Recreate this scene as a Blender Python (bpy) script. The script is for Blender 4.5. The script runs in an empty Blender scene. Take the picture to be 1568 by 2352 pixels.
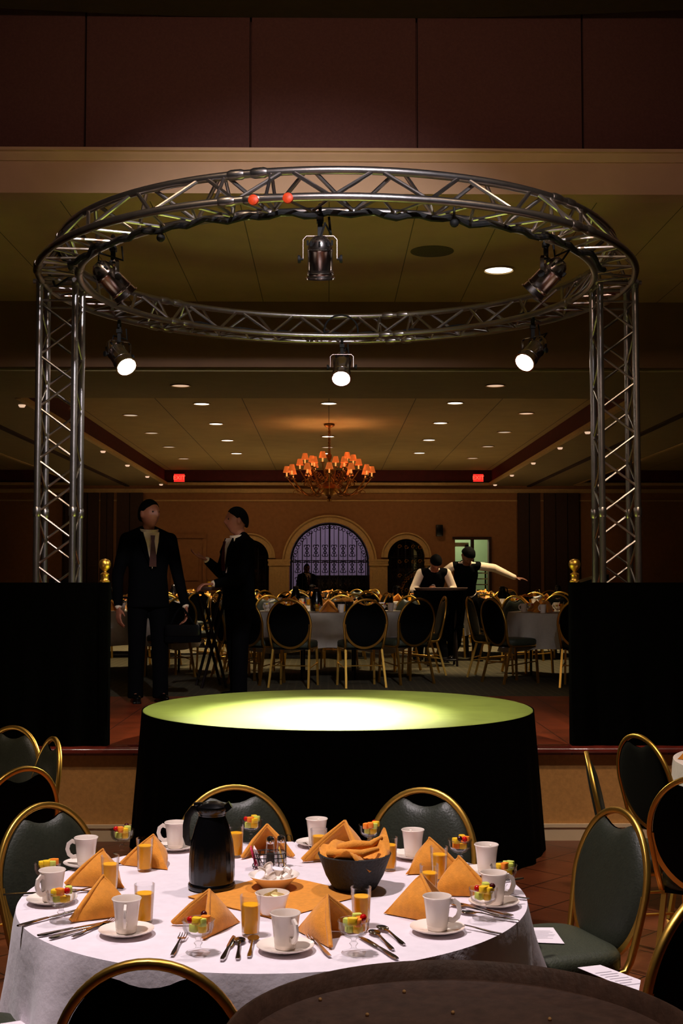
import bpy, math, random
from mathutils import Vector, Matrix
from math import sin, cos, pi, atan, atan2, tan, radians, sqrt
random.seed(7)
S = bpy.context.scene
COL = S.collection
# ---------------------------------------------------------------- camera
F = 2850.0; CAMZ = 1.76
PITCH = atan(155/F); YAW = atan(30/F)
cd = bpy.data.cameras.new('camera'); cam = bpy.data.objects.new('camera', cd); COL.objects.link(cam)
cd.sensor_fit = 'VERTICAL'; cd.sensor_height = 36; cd.sensor_width = 24
cd.lens = F/2352*36; cd.clip_start = 0.05; cd.clip_end = 200
cam.location = (0, 0, CAMZ); cam.rotation_euler = (pi/2+PITCH, 0, -YAW)
S.camera = cam
S.view_settings.view_transform = 'Standard'; S.view_settings.look = 'None'
S.view_settings.exposure = 0.0; S.view_settings.gamma = 1.0; S.view_settings.use_curve_mapping = False
S.cycles.use_denoising = True
S.cycles.max_bounces = 8; S.cycles.sample_clamp_indirect = 4.0
# ---------------------------------------------------------------- world: near-black room ambience
W = bpy.data.worlds.new('world'); S.world = W; W.use_nodes = True
W.node_tree.nodes['Background'].inputs[0].default_value = (1.0, 0.72, 0.5, 1)
W.node_tree.nodes['Background'].inputs[1].default_value = 0.017
# ---------------------------------------------------------------- lights of the front room (recessed ceiling fixtures above the frame, plus added unseen spots)
def spot(name, loc, target, power, size=60, blend=0.6, color=(1, .86, .72), radius=.08, parent=None):
    l = bpy.data.lights.new(name, 'SPOT'); l.energy = power; l.spot_size = radians(size); l.spot_blend = blend
    l.color = color; l.shadow_soft_size = radius
    o = bpy.data.objects.new(name, l); COL.objects.link(o); o.location = loc
    o.rotation_euler = (Vector(target)-Vector(loc)).to_track_quat('-Z', 'Y').to_euler()
    return o
def point(name, loc, power, color, radius=.1):
    l = bpy.data.lights.new(name, 'POINT'); l.energy = power; l.color = color; l.shadow_soft_size = radius
    o = bpy.data.objects.new(name, l); COL.objects.link(o); o.location = loc; return o
WARM = (1.0, .82, .70); AMBER = (1.0, .62, .34)
spot('front_room_downlight', (-1.5, 3.1, 5.8), (-.2, 4.1, .76), 1150, 40, .8, (1.0, .87, .88), .10)
spot('front_room_downlight', (.9, 5.2, 5.8), (0.1, 4.2, .76), 420, 46, .8, (1.0, .86, .84), .10)
spot('front_room_downlight', (-2.9, 4.6, 5.8), (-2.0, 6.4, .8), 220, 50, .8, WARM, .12)
spot('front_room_downlight', (3.0, 4.4, 5.8), (2.2, 6.2, .8), 420, 50, .8, WARM, .12)
spot('front_room_downlight', (-1.6, 5.2, 5.8), (-1.6, 8.5, .3), 300, 60, .9, (1.0, .70, .44), .12)
spot('front_room_downlight', (1.9, 5.2, 5.8), (1.9, 8.5, .3), 380, 60, .9, (1.0, .70, .44), .12)
spot('front_room_wash', (0, 3.2, 5.6), (0, 9.1, 4.8), 190, 80, 1.0, (1.0, .66, .50), .2)  # unseen spot added to lift the upper wall and beam
spot('front_room_downlight', (.25, 1.0, 5.8), (.25, 1.95, 1.0), 260, 24, .8, WARM, .10)  # narrow unseen spot added to brighten the foreground tray
spot('front_room_key', (.9, 1.6, 5.9), (.1, 6.8, 4.0), 1500, 34, .9, (.95, .92, 1.0), .08)  # unseen spot added for highlights on the near truss arc
# ---------------------------------------------------------------- pixel -> world helpers
def ray(px, py):
    d = Vector(((px-784)/F, (1176-py)/F, -1.0))
    return cam.rotation_euler.to_matrix() @ d
def at_z(px, py, z):
    d = ray(px, py); t = (z-CAMZ)/d.z; return Vector((d.x*t, d.y*t, z))
def at_y(px, py, y):
    d = ray(px, py); t = y/d.y; return Vector((d.x*t, y, CAMZ+d.z*t))
def to_px(p):
    q = cam.rotation_euler.to_matrix().transposed() @ (Vector(p)-Vector((0, 0, CAMZ)))
    return 784-F*q.x/q.z, 1176+F*q.y/q.z
# ---------------------------------------------------------------- materials
def lin(c): return tuple((x/12.92 if x <= .04045 else ((x+.055)/1.055)**2.4) for x in c)
MATS = {}
def mat(name, rgb, rough=.5, metal=0, noise=0, nscale=20, bump=0, bscale=60, emit=None, estr=0, trans=0, ior=1.45, spec=.5, sheen=0, coat=0):
    if name in MATS: return MATS[name]
    m = bpy.data.materials.new(name); m.use_nodes = True; nt = m.node_tree; b = nt.nodes['Principled BSDF']
    c = lin(tuple(v/255 for v in rgb))
    b.inputs['Base Color'].default_value = (*c, 1); b.inputs['Roughness'].default_value = rough
    b.inputs['Metallic'].default_value = metal; b.inputs['Specular IOR Level'].default_value = spec
    b.inputs['IOR'].default_value = ior; b.inputs['Transmission Weight'].default_value = trans
    b.inputs['Sheen Weight'].default_value = sheen; b.inputs['Coat Weight'].default_value = coat
    tc = nt.nodes.new('ShaderNodeTexCoord')
    if noise:
        n = nt.nodes.new('ShaderNodeTexNoise'); n.inputs['Scale'].default_value = nscale; n.inputs['Detail'].default_value = 5
        nt.links.new(tc.outputs['Object'], n.inputs['Vector'])
        r = nt.nodes.new('ShaderNodeValToRGB')
        r.color_ramp.elements[0].position = .3; r.color_ramp.elements[1].position = .72
        r.color_ramp.elements[0].color = (*[v*(1-noise) for v in c], 1); r.color_ramp.elements[1].color = (*[min(1, v*(1+noise)) for v in c], 1)
        nt.links.new(n.outputs['Fac'], r.inputs['Fac']); nt.links.new(r.outputs['Color'], b.inputs['Base Color'])
    if bump:
        n = nt.nodes.new('ShaderNodeTexNoise'); n.inputs['Scale'].default_value = bscale; n.inputs['Detail'].default_value = 4
        nt.links.new(tc.outputs['Object'], n.inputs['Vector'])
        bn = nt.nodes.new('ShaderNodeBump'); bn.inputs['Strength'].default_value = bump; bn.inputs['Distance'].default_value = .01
        nt.links.new(n.outputs['Fac'], bn.inputs['Height']); nt.links.new(bn.outputs['Normal'], b.inputs['Normal'])
    if emit:
        b.inputs['Emission Color'].default_value = (*emit, 1); b.inputs['Emission Strength'].default_value = estr
    MATS[name] = m; return m
M_GOLD = mat('brass_tube', (236, 186, 86), .36, 1, noise=.12, nscale=8, bump=.03, bscale=30)
M_PAD = mat('green_vinyl', (40, 43, 33), .42, 0, noise=.15, nscale=60, bump=.15, bscale=120)
M_SEATB = mat('green_seat_fabric', (50, 54, 38), .6, 0, noise=.2, nscale=80, bump=.2, bscale=150)
M_PADBK = mat('black_back_cover', (7, 7, 7), .8, 0, noise=.2, nscale=50, spec=.1)
M_CLOTH = mat('white_table_linen', (226, 215, 222), .85, 0, noise=.04, nscale=30, bump=.25, bscale=26, sheen=.2)
M_NAP = mat('gold_napkin_linen', (216, 138, 32), .8, 0, noise=.1, nscale=60, bump=.2, bscale=220, sheen=.2)
M_CHINA = mat('white_china', (240, 226, 214), .18, 0, noise=.03, nscale=20, coat=.4)
M_STEEL = mat('polished_cutlery', (205, 200, 200), .14, 1, noise=.05, nscale=40)
def glassmat():     # clear thin glass: see-through with a Fresnel sheen
    m = bpy.data.materials.new('clear_glass'); m.use_nodes = True; nt = m.node_tree; nt.nodes.remove(nt.nodes['Principled BSDF'])
    out = nt.nodes['Material Output']; tr = nt.nodes.new('ShaderNodeBsdfTransparent'); tr.inputs[0].default_value = (.97, .97, .97, 1)
    gl = nt.nodes.new('ShaderNodeBsdfGlossy'); gl.inputs['Roughness'].default_value = .06; fr = nt.nodes.new('ShaderNodeFresnel'); fr.inputs['IOR'].default_value = 1.22
    n = nt.nodes.new('ShaderNodeTexNoise'); n.inputs['Scale'].default_value = 60; bn = nt.nodes.new('ShaderNodeBump'); bn.inputs['Strength'].default_value = .15
    nt.links.new(n.outputs['Fac'], bn.inputs['Height']); nt.links.new(bn.outputs['Normal'], gl.inputs['Normal'])
    mu = nt.nodes.new('ShaderNodeMath'); mu.operation = 'MULTIPLY'; mu.inputs[1].default_value = .55; nt.links.new(fr.outputs[0], mu.inputs[0]); mx = nt.nodes.new('ShaderNodeMixShader'); nt.links.new(mu.outputs[0], mx.inputs[0]); nt.links.new(tr.outputs[0], mx.inputs[1]); nt.links.new(gl.outputs[0], mx.inputs[2]); nt.links.new(mx.outputs[0], out.inputs[0])
    MATS['clear_glass'] = m; return m
M_GLASS = glassmat()
M_JUICE = mat('orange_juice', (255, 176, 16), .3, 0, noise=.06, nscale=60)
M_BLACK = mat('black_cloth', (3, 3, 3), .95, 0, noise=.3, nscale=30, bump=.2, bscale=40, spec=.03)
M_BPLAST = mat('black_plastic', (4, 4, 6), .22, 0, noise=.2, nscale=40, bump=.05, bscale=60)
M_WICK = mat('black_wicker', (4, 4, 4), .6, 0, noise=.3, nscale=90, bump=.5, bscale=100)
M_ALU = mat('truss_aluminium', (176, 170, 168), .33, 1, noise=.12, nscale=14, bump=.05, bscale=40)
M_CHROME = mat('chrome_can', (200, 190, 186), .22, 1, noise=.08, nscale=10)
M_RUBBER = mat('black_rubber', (8, 8, 9), .7, 0, noise=.2, nscale=30)
M_ORANGE = mat('orange_rubber_cap', (214, 66, 22), .5, 0, noise=.2, nscale=80)
M_PAPER = mat('printed_paper', (236, 226, 232), .8, 0, noise=.02, nscale=10)
M_INK = mat('grey_print', (150, 140, 150), .8, 0, noise=.1, nscale=10)
M_TRAY = mat('brown_tray', (92, 66, 54), .6, 0, noise=.25, nscale=40, bump=.2, bscale=90)
M_DWOOD = mat('dark_wood', (26, 14, 10), .35, 0, noise=.3, nscale=20)
M_SUIT = mat('dark_suit_wool', (5, 5, 7), .9, 0, noise=.3, nscale=60, spec=.08)
M_SKIN = mat('skin', (160, 98, 72), .5, 0, noise=.08, nscale=40)
M_SKIND = mat('brown_skin', (110, 66, 46), .5, 0, noise=.08, nscale=40)
M_HAIR = mat('dark_hair', (10, 8, 7), .8, 0, noise=.4, nscale=90, bump=.5, bscale=150, spec=.1)
M_SHIRT = mat('white_shirt_cotton', (232, 206, 176), .8, 0, noise=.05, nscale=30, bump=.4, bscale=22)
M_TIE = mat('maroon_tie_silk', (70, 20, 28), .4, 0, noise=.3, nscale=120)
M_SHOE = mat('black_shoe_leather', (8, 7, 7), .25, 0, noise=.2, nscale=30)
M_IRON = mat('wrought_iron', (12, 10, 10), .35, .4, noise=.3, nscale=50)
# ---------------------------------------------------------------- mesh builder
class MB:
    def __init__(s): s.v = []; s.f = []
    def add(s, vs, fs):
        n = len(s.v); s.v += [tuple(v) for v in vs]; s.f += [tuple(i+n for i in f) for f in fs]; return s
    def box(s, c, d, m=None):
        x, y, z = (v/2 for v in d); c = Vector(c)
        vs = [Vector((a*x, b*y, e*z)) for a in (-1, 1) for b in (-1, 1) for e in (-1, 1)]
        if m is not None: vs = [m @ v for v in vs]
        return s.add([v+c for v in vs], [(0, 1, 3, 2), (4, 6, 7, 5), (0, 4, 5, 1), (2, 3, 7, 6), (0, 2, 6, 4), (1, 5, 7, 3)])
    def rbox(s, c, d, r=.1, n=6):   # rounded-corner box: superellipse plan, softened top and bottom
        x, y, z = (v/2 for v in d); vs = []; fs = []; N = 4*n
        lev = [(-1, .93), (-.8, 1), (.8, 1), (1, .93)]
        for (h, k) in lev:
            for i in range(N):
                a = 2*pi*i/N; ca, sa = cos(a), sin(a); e = r
                vs.append((c[0]+k*x*math.copysign(abs(ca)**e, ca), c[1]+k*y*math.copysign(abs(sa)**e, sa), c[2]+h*z))
        for j in range(3):
            for i in range(N): fs.append((j*N+i, j*N+(i+1) % N, (j+1)*N+(i+1) % N, (j+1)*N+i))
        fs.append(tuple(range(N))[::-1]); fs.append(tuple(range(3*N, 4*N)))
        return s.add(vs, fs)
    def tube(s, pts, r, n=8, closed=False, sec=None, up=(0, 0, 1), caps=True):
        pts = [Vector(p) for p in pts]; L = len(pts); rr = r if isinstance(r, (list, tuple)) else [r]*L
        if sec is None: sec = [(cos(2*pi*i/n), sin(2*pi*i/n)) for i in range(n)]; rs = rr
        else: rs = [1.0]*L; n = len(sec)
        T = []
        for i in range(L):
            a = pts[(i-1) % L] if (closed or i > 0) else pts[0]; b = pts[(i+1) % L] if (closed or i < L-1) else pts[-1]
            t = (b-a); T.append(t.normalized() if t.length > 1e-9 else Vector((0, 0, 1)))
        u = Vector(up); 
        if abs(u.normalized().dot(T[0])) > .95: u = Vector((1, 0, 0)) if abs(T[0].x) < .9 else Vector((0, 1, 0))
        x = (u - T[0]*u.dot(T[0])).normalized(); vs = []
        for i in range(L):
            x = (x - T[i]*x.dot(T[i]))
            x = x.normalized() if x.length > 1e-6 else T[i].orthogonal().normalized()
            y = T[i].cross(x)
            for (a, b) in sec: vs.append(pts[i]+(x*a+y*b)*rs[i])
        fs = []
        for i in range(L if closed else L-1):
            j = (i+1) % L
            for k in range(n): fs.append((i*n+k, i*n+(k+1) % n, j*n+(k+1) % n, j*n+k))
        if caps and not closed: fs.append(tuple(range(n))[::-1]); fs.append(tuple(range((L-1)*n, L*n)))
        return s.add(vs, fs)
    def cyl(s, a, b, r0, r1=None, n=12): return s.tube([a, b], [r0, r0 if r1 is None else r1], n)
    def lathe(s, prof, n=24, c=(0, 0, 0), m=None, f=None):
        vs = []; fs = []; L = len(prof); c = Vector(c)
        for (r, z) in prof:
            for i in range(n):
                a = 2*pi*i/n; rr = max(r, 1e-4)*(f(a, z) if f else 1); v = Vector((rr*cos(a), rr*sin(a), z))
                if m is not None: v = m @ v
                vs.append(v+c)
        for j in range(L-1):
            for i in range(n): fs.append((j*n+i, j*n+(i+1) % n, (j+1)*n+(i+1) % n, (j+1)*n+i))
        if prof[0][0] > 1e-3 and not (abs(prof[0][0]-prof[-1][0]) < 1e-6 and abs(prof[0][1]-prof[-1][1]) < 1e-6):
            fs.append(tuple(range(n))[::-1])
        if prof[-1][0] > 1e-3 and not (abs(prof[0][0]-prof[-1][0]) < 1e-6 and abs(prof[0][1]-prof[-1][1]) < 1e-6):
            fs.append(tuple(range((L-1)*n, L*n)))
        return s.add(vs, fs)
    def ball(s, c, r, n=12, m=None):
        r = r if isinstance(r, (tuple, list)) else (r, r, r); c = Vector(c); vs = []; fs = []; k = max(6, n//2+2)
        for j in range(k+1):
            t = pi*j/k
            for i in range(n):
                a = 2*pi*i/n; v = Vector((r[0]*max(sin(t), 1e-3)*cos(a), r[1]*max(sin(t), 1e-3)*sin(a), r[2]*cos(t)))
                if m is not None: v = m @ v
                vs.append(v+c)
        for j in range(k):
            for i in range(n): fs.append(((j+1)*n+i, (j+1)*n+(i+1) % n, j*n+(i+1) % n, j*n+i))
        fs.append(tuple(range(n))); fs.append(tuple(range(k*n, (k+1)*n))[::-1])
        return s.add(vs, fs)
    def cap(s, a, b, r0, r1=None, n=12):
        r1 = r0 if r1 is None else r1; a = Vector(a); b = Vector(b); d = (b-a)
        if d.length < 1e-6: return s.ball(a, r0, n)
        d.normalize(); P = []; R = []
        for k in range(4): t = (pi/2)*(1-k/4); P.append(a-d*r0*sin(t)); R.append(max(r0*cos(t), r0*.05))
        P.append(a); R.append(r0); P.append(b); R.append(r1)
        for k in range(1, 5): t = (pi/2)*k/4; P.append(b+d*r1*sin(t)); R.append(max(r1*cos(t), r1*.05))
        return s.tube(P, R, n)
    def build(s, name, m, parent=None, loc=None, smooth=True, ang=40, remesh=0, label=None, **props):
        me = bpy.data.meshes.new(name); me.from_pydata([tuple(v) for v in s.v], [], s.f); me.update()
        me.materials.append(m)
        if smooth:
            me.shade_smooth(); me.set_sharp_from_angle(angle=radians(ang))
        o = bpy.data.objects.new(name, me); COL.objects.link(o)
        if parent: o.parent = parent
        if loc is not None: o.location = loc
        if remesh:
            r = o.modifiers.new('remesh', 'REMESH'); r.mode = 'VOXEL'; r.voxel_size = remesh; r.use_smooth_shade = True
            q = o.modifiers.new('smooth', 'SMOOTH'); q.iterations = 3; q.factor = .5
        if label: o['label'] = label
        for k, v in props.items(): o[k] = v
        return o
def thing(name, label, cat, loc=(0, 0, 0), rz=0, group=None):
    o = bpy.data.objects.new(name, None); COL.objects.link(o); o.location = loc; o.rotation_euler = (0, 0, rz)
    o.empty_display_size = .1
    o['label'] = label; o['category'] = cat
    if group: o['group'] = group
    return o
def tag(o, label, cat, group=None):
    o['label'] = label; o['category'] = cat
    if group: o['group'] = group
    return o
def struct(o): o['kind'] = 'structure'; return o
KIDS = {}
def dup(src, loc, rz=None, label=None, group=None, scale=None):
    if src.name not in KIDS: KIDS[src.name] = [(c, list(c.children)) for c in src.children]
    r = src.copy(); COL.objects.link(r); r.location = loc
    if rz is not None: r.rotation_euler = (src.rotation_euler[0], src.rotation_euler[1], rz)
    if scale: r.scale = (scale,)*3
    if label: r['label'] = label
    if group: r['group'] = group
    for c, gs in KIDS[src.name]:
        d = c.copy(); COL.objects.link(d); d.parent = r
        for g in gs: e = g.copy(); COL.objects.link(e); e.parent = d
    return r
class Proto:      # first use moves the prototype, later uses copy it
    def __init__(s, fn): s.fn = fn; s.o = None
    def __call__(s, loc, rz, label, group=None, scale=None):
        if s.o is None:
            s.o = s.fn(); s.o.location = loc; s.o.rotation_euler[2] = rz
            if scale: s.o.scale = (scale,)*3
            s.o['label'] = label
            if group: s.o['group'] = group
            bpy.context.view_layer.update(); return s.o
        o = dup(s.o, loc, rz, label, group, scale)
        if not scale: o.scale = (1, 1, 1)
        if not group and 'group' in o: del o['group']
        return o
def face_to(x, y, tx, ty): return atan2(-(tx-x), ty-y)    # local +Y turned towards the target
# ================================================================ STRUCTURE
UF = 0.63          # level of the upper floor
WY = 8.49          # riser wall
def rel(py, y, px=784): return at_y(px, py, y).z
def seam_mat(name, rgb, dark, sx=None, sy=None, w=.012, rough=.8, noise=.06, rot=0, bump=.1):
    m = mat(name, rgb, rough, 0, noise=noise, nscale=3, bump=bump, bscale=40)
    nt = m.node_tree; b = nt.nodes['Principled BSDF']
    tc = nt.nodes.new('ShaderNodeTexCoord'); mp = nt.nodes.new('ShaderNodeMapping'); mp.inputs['Rotation'].default_value = (0, 0, rot)
    sp = nt.nodes.new('ShaderNodeSeparateXYZ'); nt.links.new(tc.outputs['Object'], mp.inputs['Vector']); nt.links.new(mp.outputs['Vector'], sp.inputs[0])
    masks = []
    for ax, st in (('X', sx), ('Y', sy)):
        if not st: continue
        d = nt.nodes.new('ShaderNodeMath'); d.operation = 'DIVIDE'; d.inputs[1].default_value = st; nt.links.new(sp.outputs[ax], d.inputs[0])
        f = nt.nodes.new('ShaderNodeMath'); f.operation = 'FRACT'; nt.links.new(d.outputs[0], f.inputs[0])
        c = nt.nodes.new('ShaderNodeMath'); c.operation = 'LESS_THAN'; c.inputs[1].default_value = w/st; nt.links.new(f.outputs[0], c.inputs[0]); masks.append(c)
    src = masks[0].outputs[0]
    if len(masks) == 2:
        mx = nt.nodes.new('ShaderNodeMath'); mx.operation = 'MAXIMUM'; nt.links.new(masks[0].outputs[0], mx.inputs[0]); nt.links.new(masks[1].outputs[0], mx.inputs[1]); src = mx.outputs[0]
    mix = nt.nodes.new('ShaderNodeMix'); mix.data_type = 'RGBA'
    old = b.inputs['Base Color'].links[0].from_socket
    nt.links.new(src, mix.inputs['Factor']); nt.links.new(old, mix.inputs['A']); mix.inputs['B'].default_value = (*lin(tuple(v/255 for v in dark)), 1)
    nt.links.new(mix.outputs['Result'], b.inputs['Base Color']); return m
M_UPPER = mat('brown_wall_fabric', (98, 60, 52), .9, 0, noise=.12, nscale=60, bump=.3, bscale=120)
M_CREAM = mat('cream_paint', (208, 168, 132), .7, 0, noise=.04, nscale=6)
M_TAN = mat('tan_wallpaper', (196, 146, 86), .85, 0, noise=.12, nscale=40, bump=.1, bscale=90)
M_BACKW = mat('ochre_plaster', (158, 112, 72), .85, 0, noise=.1, nscale=12, bump=.15, bscale=30)
M_STONE = mat('cast_stone_trim', (205, 172, 116), .8, 0, noise=.1, nscale=20, bump=.2, bscale=40)
M_CEIL = seam_mat('ceiling_panels', (206, 172, 128), (110, 98, 64), sx=.68, w=.008)
M_TCEIL = seam_mat('tray_ceiling_panels', (176, 152, 100), (90, 76, 50), sx=1.2)
M_SOFF = mat('soffit_paint', (150, 132, 92), .85, 0, noise=.05, nscale=5)
M_HEAD = mat('header_paint', (120, 88, 64), .85, 0, noise=.06, nscale=5)
M_RED = mat('burgundy_cove_paint', (86, 16, 18), .7, 0, noise=.15, nscale=10)
M_TILE = seam_mat('terracotta_tile', (108, 56, 34), (34, 16, 12), sx=.33, sy=.33, w=.009, rough=.34, noise=.35, rot=pi/4)
M_FLOOR2 = seam_mat('upper_terracotta', (122, 50, 24), (50, 22, 14), sx=.33, sy=.33, w=.008, rough=.45, noise=.35)
M_BASE = mat('white_baseboard', (226, 206, 176), .4, 0, noise=.03, nscale=10)
M_NOSE = mat('maroon_wood_nosing', (92, 30, 24), .25, 0, noise=.25, nscale=12, coat=.5)
M_DARKP = mat('dark_brown_panel', (60, 38, 28), .8, 0, noise=.15, nscale=14)
def carpet():
    m = mat('patterned_carpet', (60, 56, 32), .95, 0, noise=.55, nscale=14, bump=.3, bscale=150)
    nt = m.node_tree; b = nt.nodes['Principled BSDF']; old = b.inputs['Base Color'].links[0].from_socket
    tc = nt.nodes.new('ShaderNodeTexCoord'); mp = nt.nodes.new('ShaderNodeMapping'); mp.inputs['Scale'].default_value = (1.3, 3.2, 1)
    br = nt.nodes.new('ShaderNodeTexBrick'); br.inputs['Scale'].default_value = 2.2; br.inputs['Mortar Size'].default_value = .03
    br.inputs['Color1'].default_value = (.03, .034, .014, 1); br.inputs['Color2'].default_value = (.06, .034, .016, 1); br.inputs['Mortar'].default_value = (.15, .11, .05, 1)
    nt.links.new(tc.outputs['Object'], mp.inputs['Vector']); nt.links.new(mp.outputs['Vector'], br.inputs['Vector'])
    mx = nt.nodes.new('ShaderNodeMix'); mx.data_type = 'RGBA'; mx.inputs['Factor'].default_value = .6
    nt.links.new(old, mx.inputs['A']); nt.links.new(br.outputs['Color'], mx.inputs['B']); nt.links.new(mx.outputs['Result'], b.inputs['Base Color']); return m
M_CARPET = carpet()
HX = 11.0; BY = 28.5
Z_OPEN = rel(445, 9.1); Z_TRIM0 = rel(372, 9.1); Z_TRIM1 = rel(347, 9.1); Z_FC = rel(40, 9.1)
Z_LOW = rel(850, 12.7); Z_TRAY = rel(1082, BY)
struct(MB().box((0, WY/2-2, -.05), (2*HX, WY+4, .1)).build('floor', M_TILE))
struct(MB().box((0, (WY+12.1)/2, UF-.03), (2*HX, 12.1-WY, .06)).build('floor_entry_tiles', M_FLOOR2))
struct(MB().box((0, (12.1+BY)/2, UF-.03), (2*HX, BY-12.1, .06)).build('floor_carpet', M_CARPET))
struct(MB().box((0, WY+.06, (UF-.06)/2), (2*HX, .12, UF-.06)).build('wall_riser', M_TAN))
# baseboard with a stepped top, on the riser
b = MB().box((0, WY-.011, .045), (2*HX, .022, .09)); b.box((0, WY-.016, .1), (2*HX, .032, .022)); struct(b.build('baseboard_riser', M_BASE))
nose = [(0, 0), (.0, .02), (.008, .034), (.02, .04), (.14, .04), (.14, 0)]
def extr(name, prof, x0, x1, m, y, z):     # profile (depth away from camera, height) swept along X
    k = len(prof); vs = [(x0, y+a, z+c) for a, c in prof]+[(x1, y+a, z+c) for a, c in prof]
    fs = [(i, (i+1) % k, k+(i+1) % k, k+i) for i in range(k)]+[tuple(range(k))[::-1], tuple(range(k, 2*k))]
    return MB().add(vs, fs).build(name, m)
struct(extr('trim_1', [(0, 0), (0, .02), (.01, .034), (.03, .04), (.13, .04), (.13, 0)], -HX, HX, M_NOSE, WY-.075, UF-.035))
# ---- wall above the opening: fabric panels, cream crown and beam
for k, xx in enumerate([-HX]+[at_y(q, 200, 9.1).x for q in (-188, 195, 575, 957, 1338, 1720)]+[HX]): pass
xs = [-HX]+[at_y(q, 200, 9.1).x for q in (-188, 195, 575, 957, 1338, 1720)]+[HX]
b = MB().box((0, 9.25, (Z_TRIM1+Z_FC)/2+.2), (2*HX, .1, Z_FC-Z_TRIM1+.4))
for a, c in zip(xs[:-1], xs[1:]): b.box(((a+c)/2, 9.155, (Z_TRIM1+Z_FC)/2+.2), (c-a-.016, .09, Z_FC-Z_TRIM1+.4))
struct(b.build('wall_front_upper', M_UPPER))
h = Z_TRIM1-Z_TRIM0
struct(extr('trim_2', [(0, h), (0, h*.72), (.02, h*.66), (.025, h*.42), (.05, h*.2), (.055, 0), (.12, 0), (.12, h)], -HX, HX, M_CREAM, 9.03, Z_TRIM0))
struct(MB().box((0, 9.2, (Z_OPEN+Z_TRIM0)/2), (2*HX, .2, Z_TRIM0-Z_OPEN)).build('wall_beam', M_CREAM))
# dark front-room ceiling whose far edge bows away
arc = []
for i in range(41):
    x = -HX+2*HX*i/40; arc.append((x, 9.12-x*x/40))
vs = [(x, y, z) for z in (Z_FC, Z_FC+.3) for x, y in arc]+[(x, -3, z) for z in (Z_FC, Z_FC+.3) for x, y in arc]
n = 41; fs = []
for i in range(40):
    fs += [(i, i+1, n+i+1, n+i), (i, 2*n+i, 2*n+i+1, i+1), (n+i, n+i+1, 3*n+i+1, 3*n+i)]
struct(MB().add(vs, fs).build('ceiling_front', M_DARKP))
struct(MB().box((0, (9.3+12.7)/2, Z_OPEN+.05), (2*HX, 12.7-9.3, .1)).build('ceiling', M_CEIL))
struct(MB().box((0, 12.75, (Z_LOW+Z_OPEN)/2+.08), (2*HX, .1, Z_OPEN-Z_LOW+.1)).build('wall_header', M_HEAD))
TY0 = at_z(784, 915, Z_LOW).y; TXW = 3.72; SX0 = 5.6; SX1 = 10.4
# soffit at Z_LOW with three tray openings
SOF = MB()
def slab(x0, x1, y0, y1): SOF.box(((x0+x1)/2, (y0+y1)/2, Z_LOW+.04), (x1-x0, y1-y0, .08))
YB = BY-.25
slab(-HX, HX, 12.8, TY0); slab(-HX, HX, YB, BY)
slab(-SX0, -TXW, TY0, YB); slab(TXW, SX0, TY0, YB); slab(SX1, HX, TY0, YB); slab(-HX, -SX1, TY0, YB)
struct(SOF.build('ceiling_soffit', M_SOFF))
for i, (x0, x1) in enumerate(((-TXW, TXW), (SX0, SX1), (-SX1, -SX0))):
    nm = ('centre', 'right', 'left')[i]
    struct(MB().box(((x0+x1)/2, (TY0+YB)/2, Z_TRAY+.05), (x1-x0+.1, YB-TY0+.1, .1)).build('ceiling_tray_'+nm, M_TCEIL))
    b = MB(); hh = Z_TRAY-Z_LOW; zc = (Z_TRAY+Z_LOW)/2
    b.box((x0-.02, (TY0+YB)/2, zc), (.04, YB-TY0, hh)); b.box((x1+.02, (TY0+YB)/2, zc), (.04, YB-TY0, hh)); b.box(((x0+x1)/2, YB+.02, zc), (x1-x0, .04, hh)); b.box(((x0+x1)/2, TY0-.02, zc), (x1-x0, .04, hh))
    struct(b.build('trim_cove_'+nm, M_RED))
    b = MB()
    for xx in (x0+.03, x1-.03): b.box((xx, (TY0+YB)/2, Z_LOW+.02), (.07, YB-TY0, .06))
    b.box(((x0+x1)/2, YB-.03, Z_LOW+.02), (x1-x0, .07, .06)); struct(b.build('trim_ledge_'+nm, M_STONE))
for k, sx in enumerate((-1, 1)):   # movable-wall tracks in the soffit
    struct(MB().box((sx*4.62, (TY0+BY)/2, Z_LOW-.01), (.09, BY-TY0, .03)).build('trim_track', M_DARKP))
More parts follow.
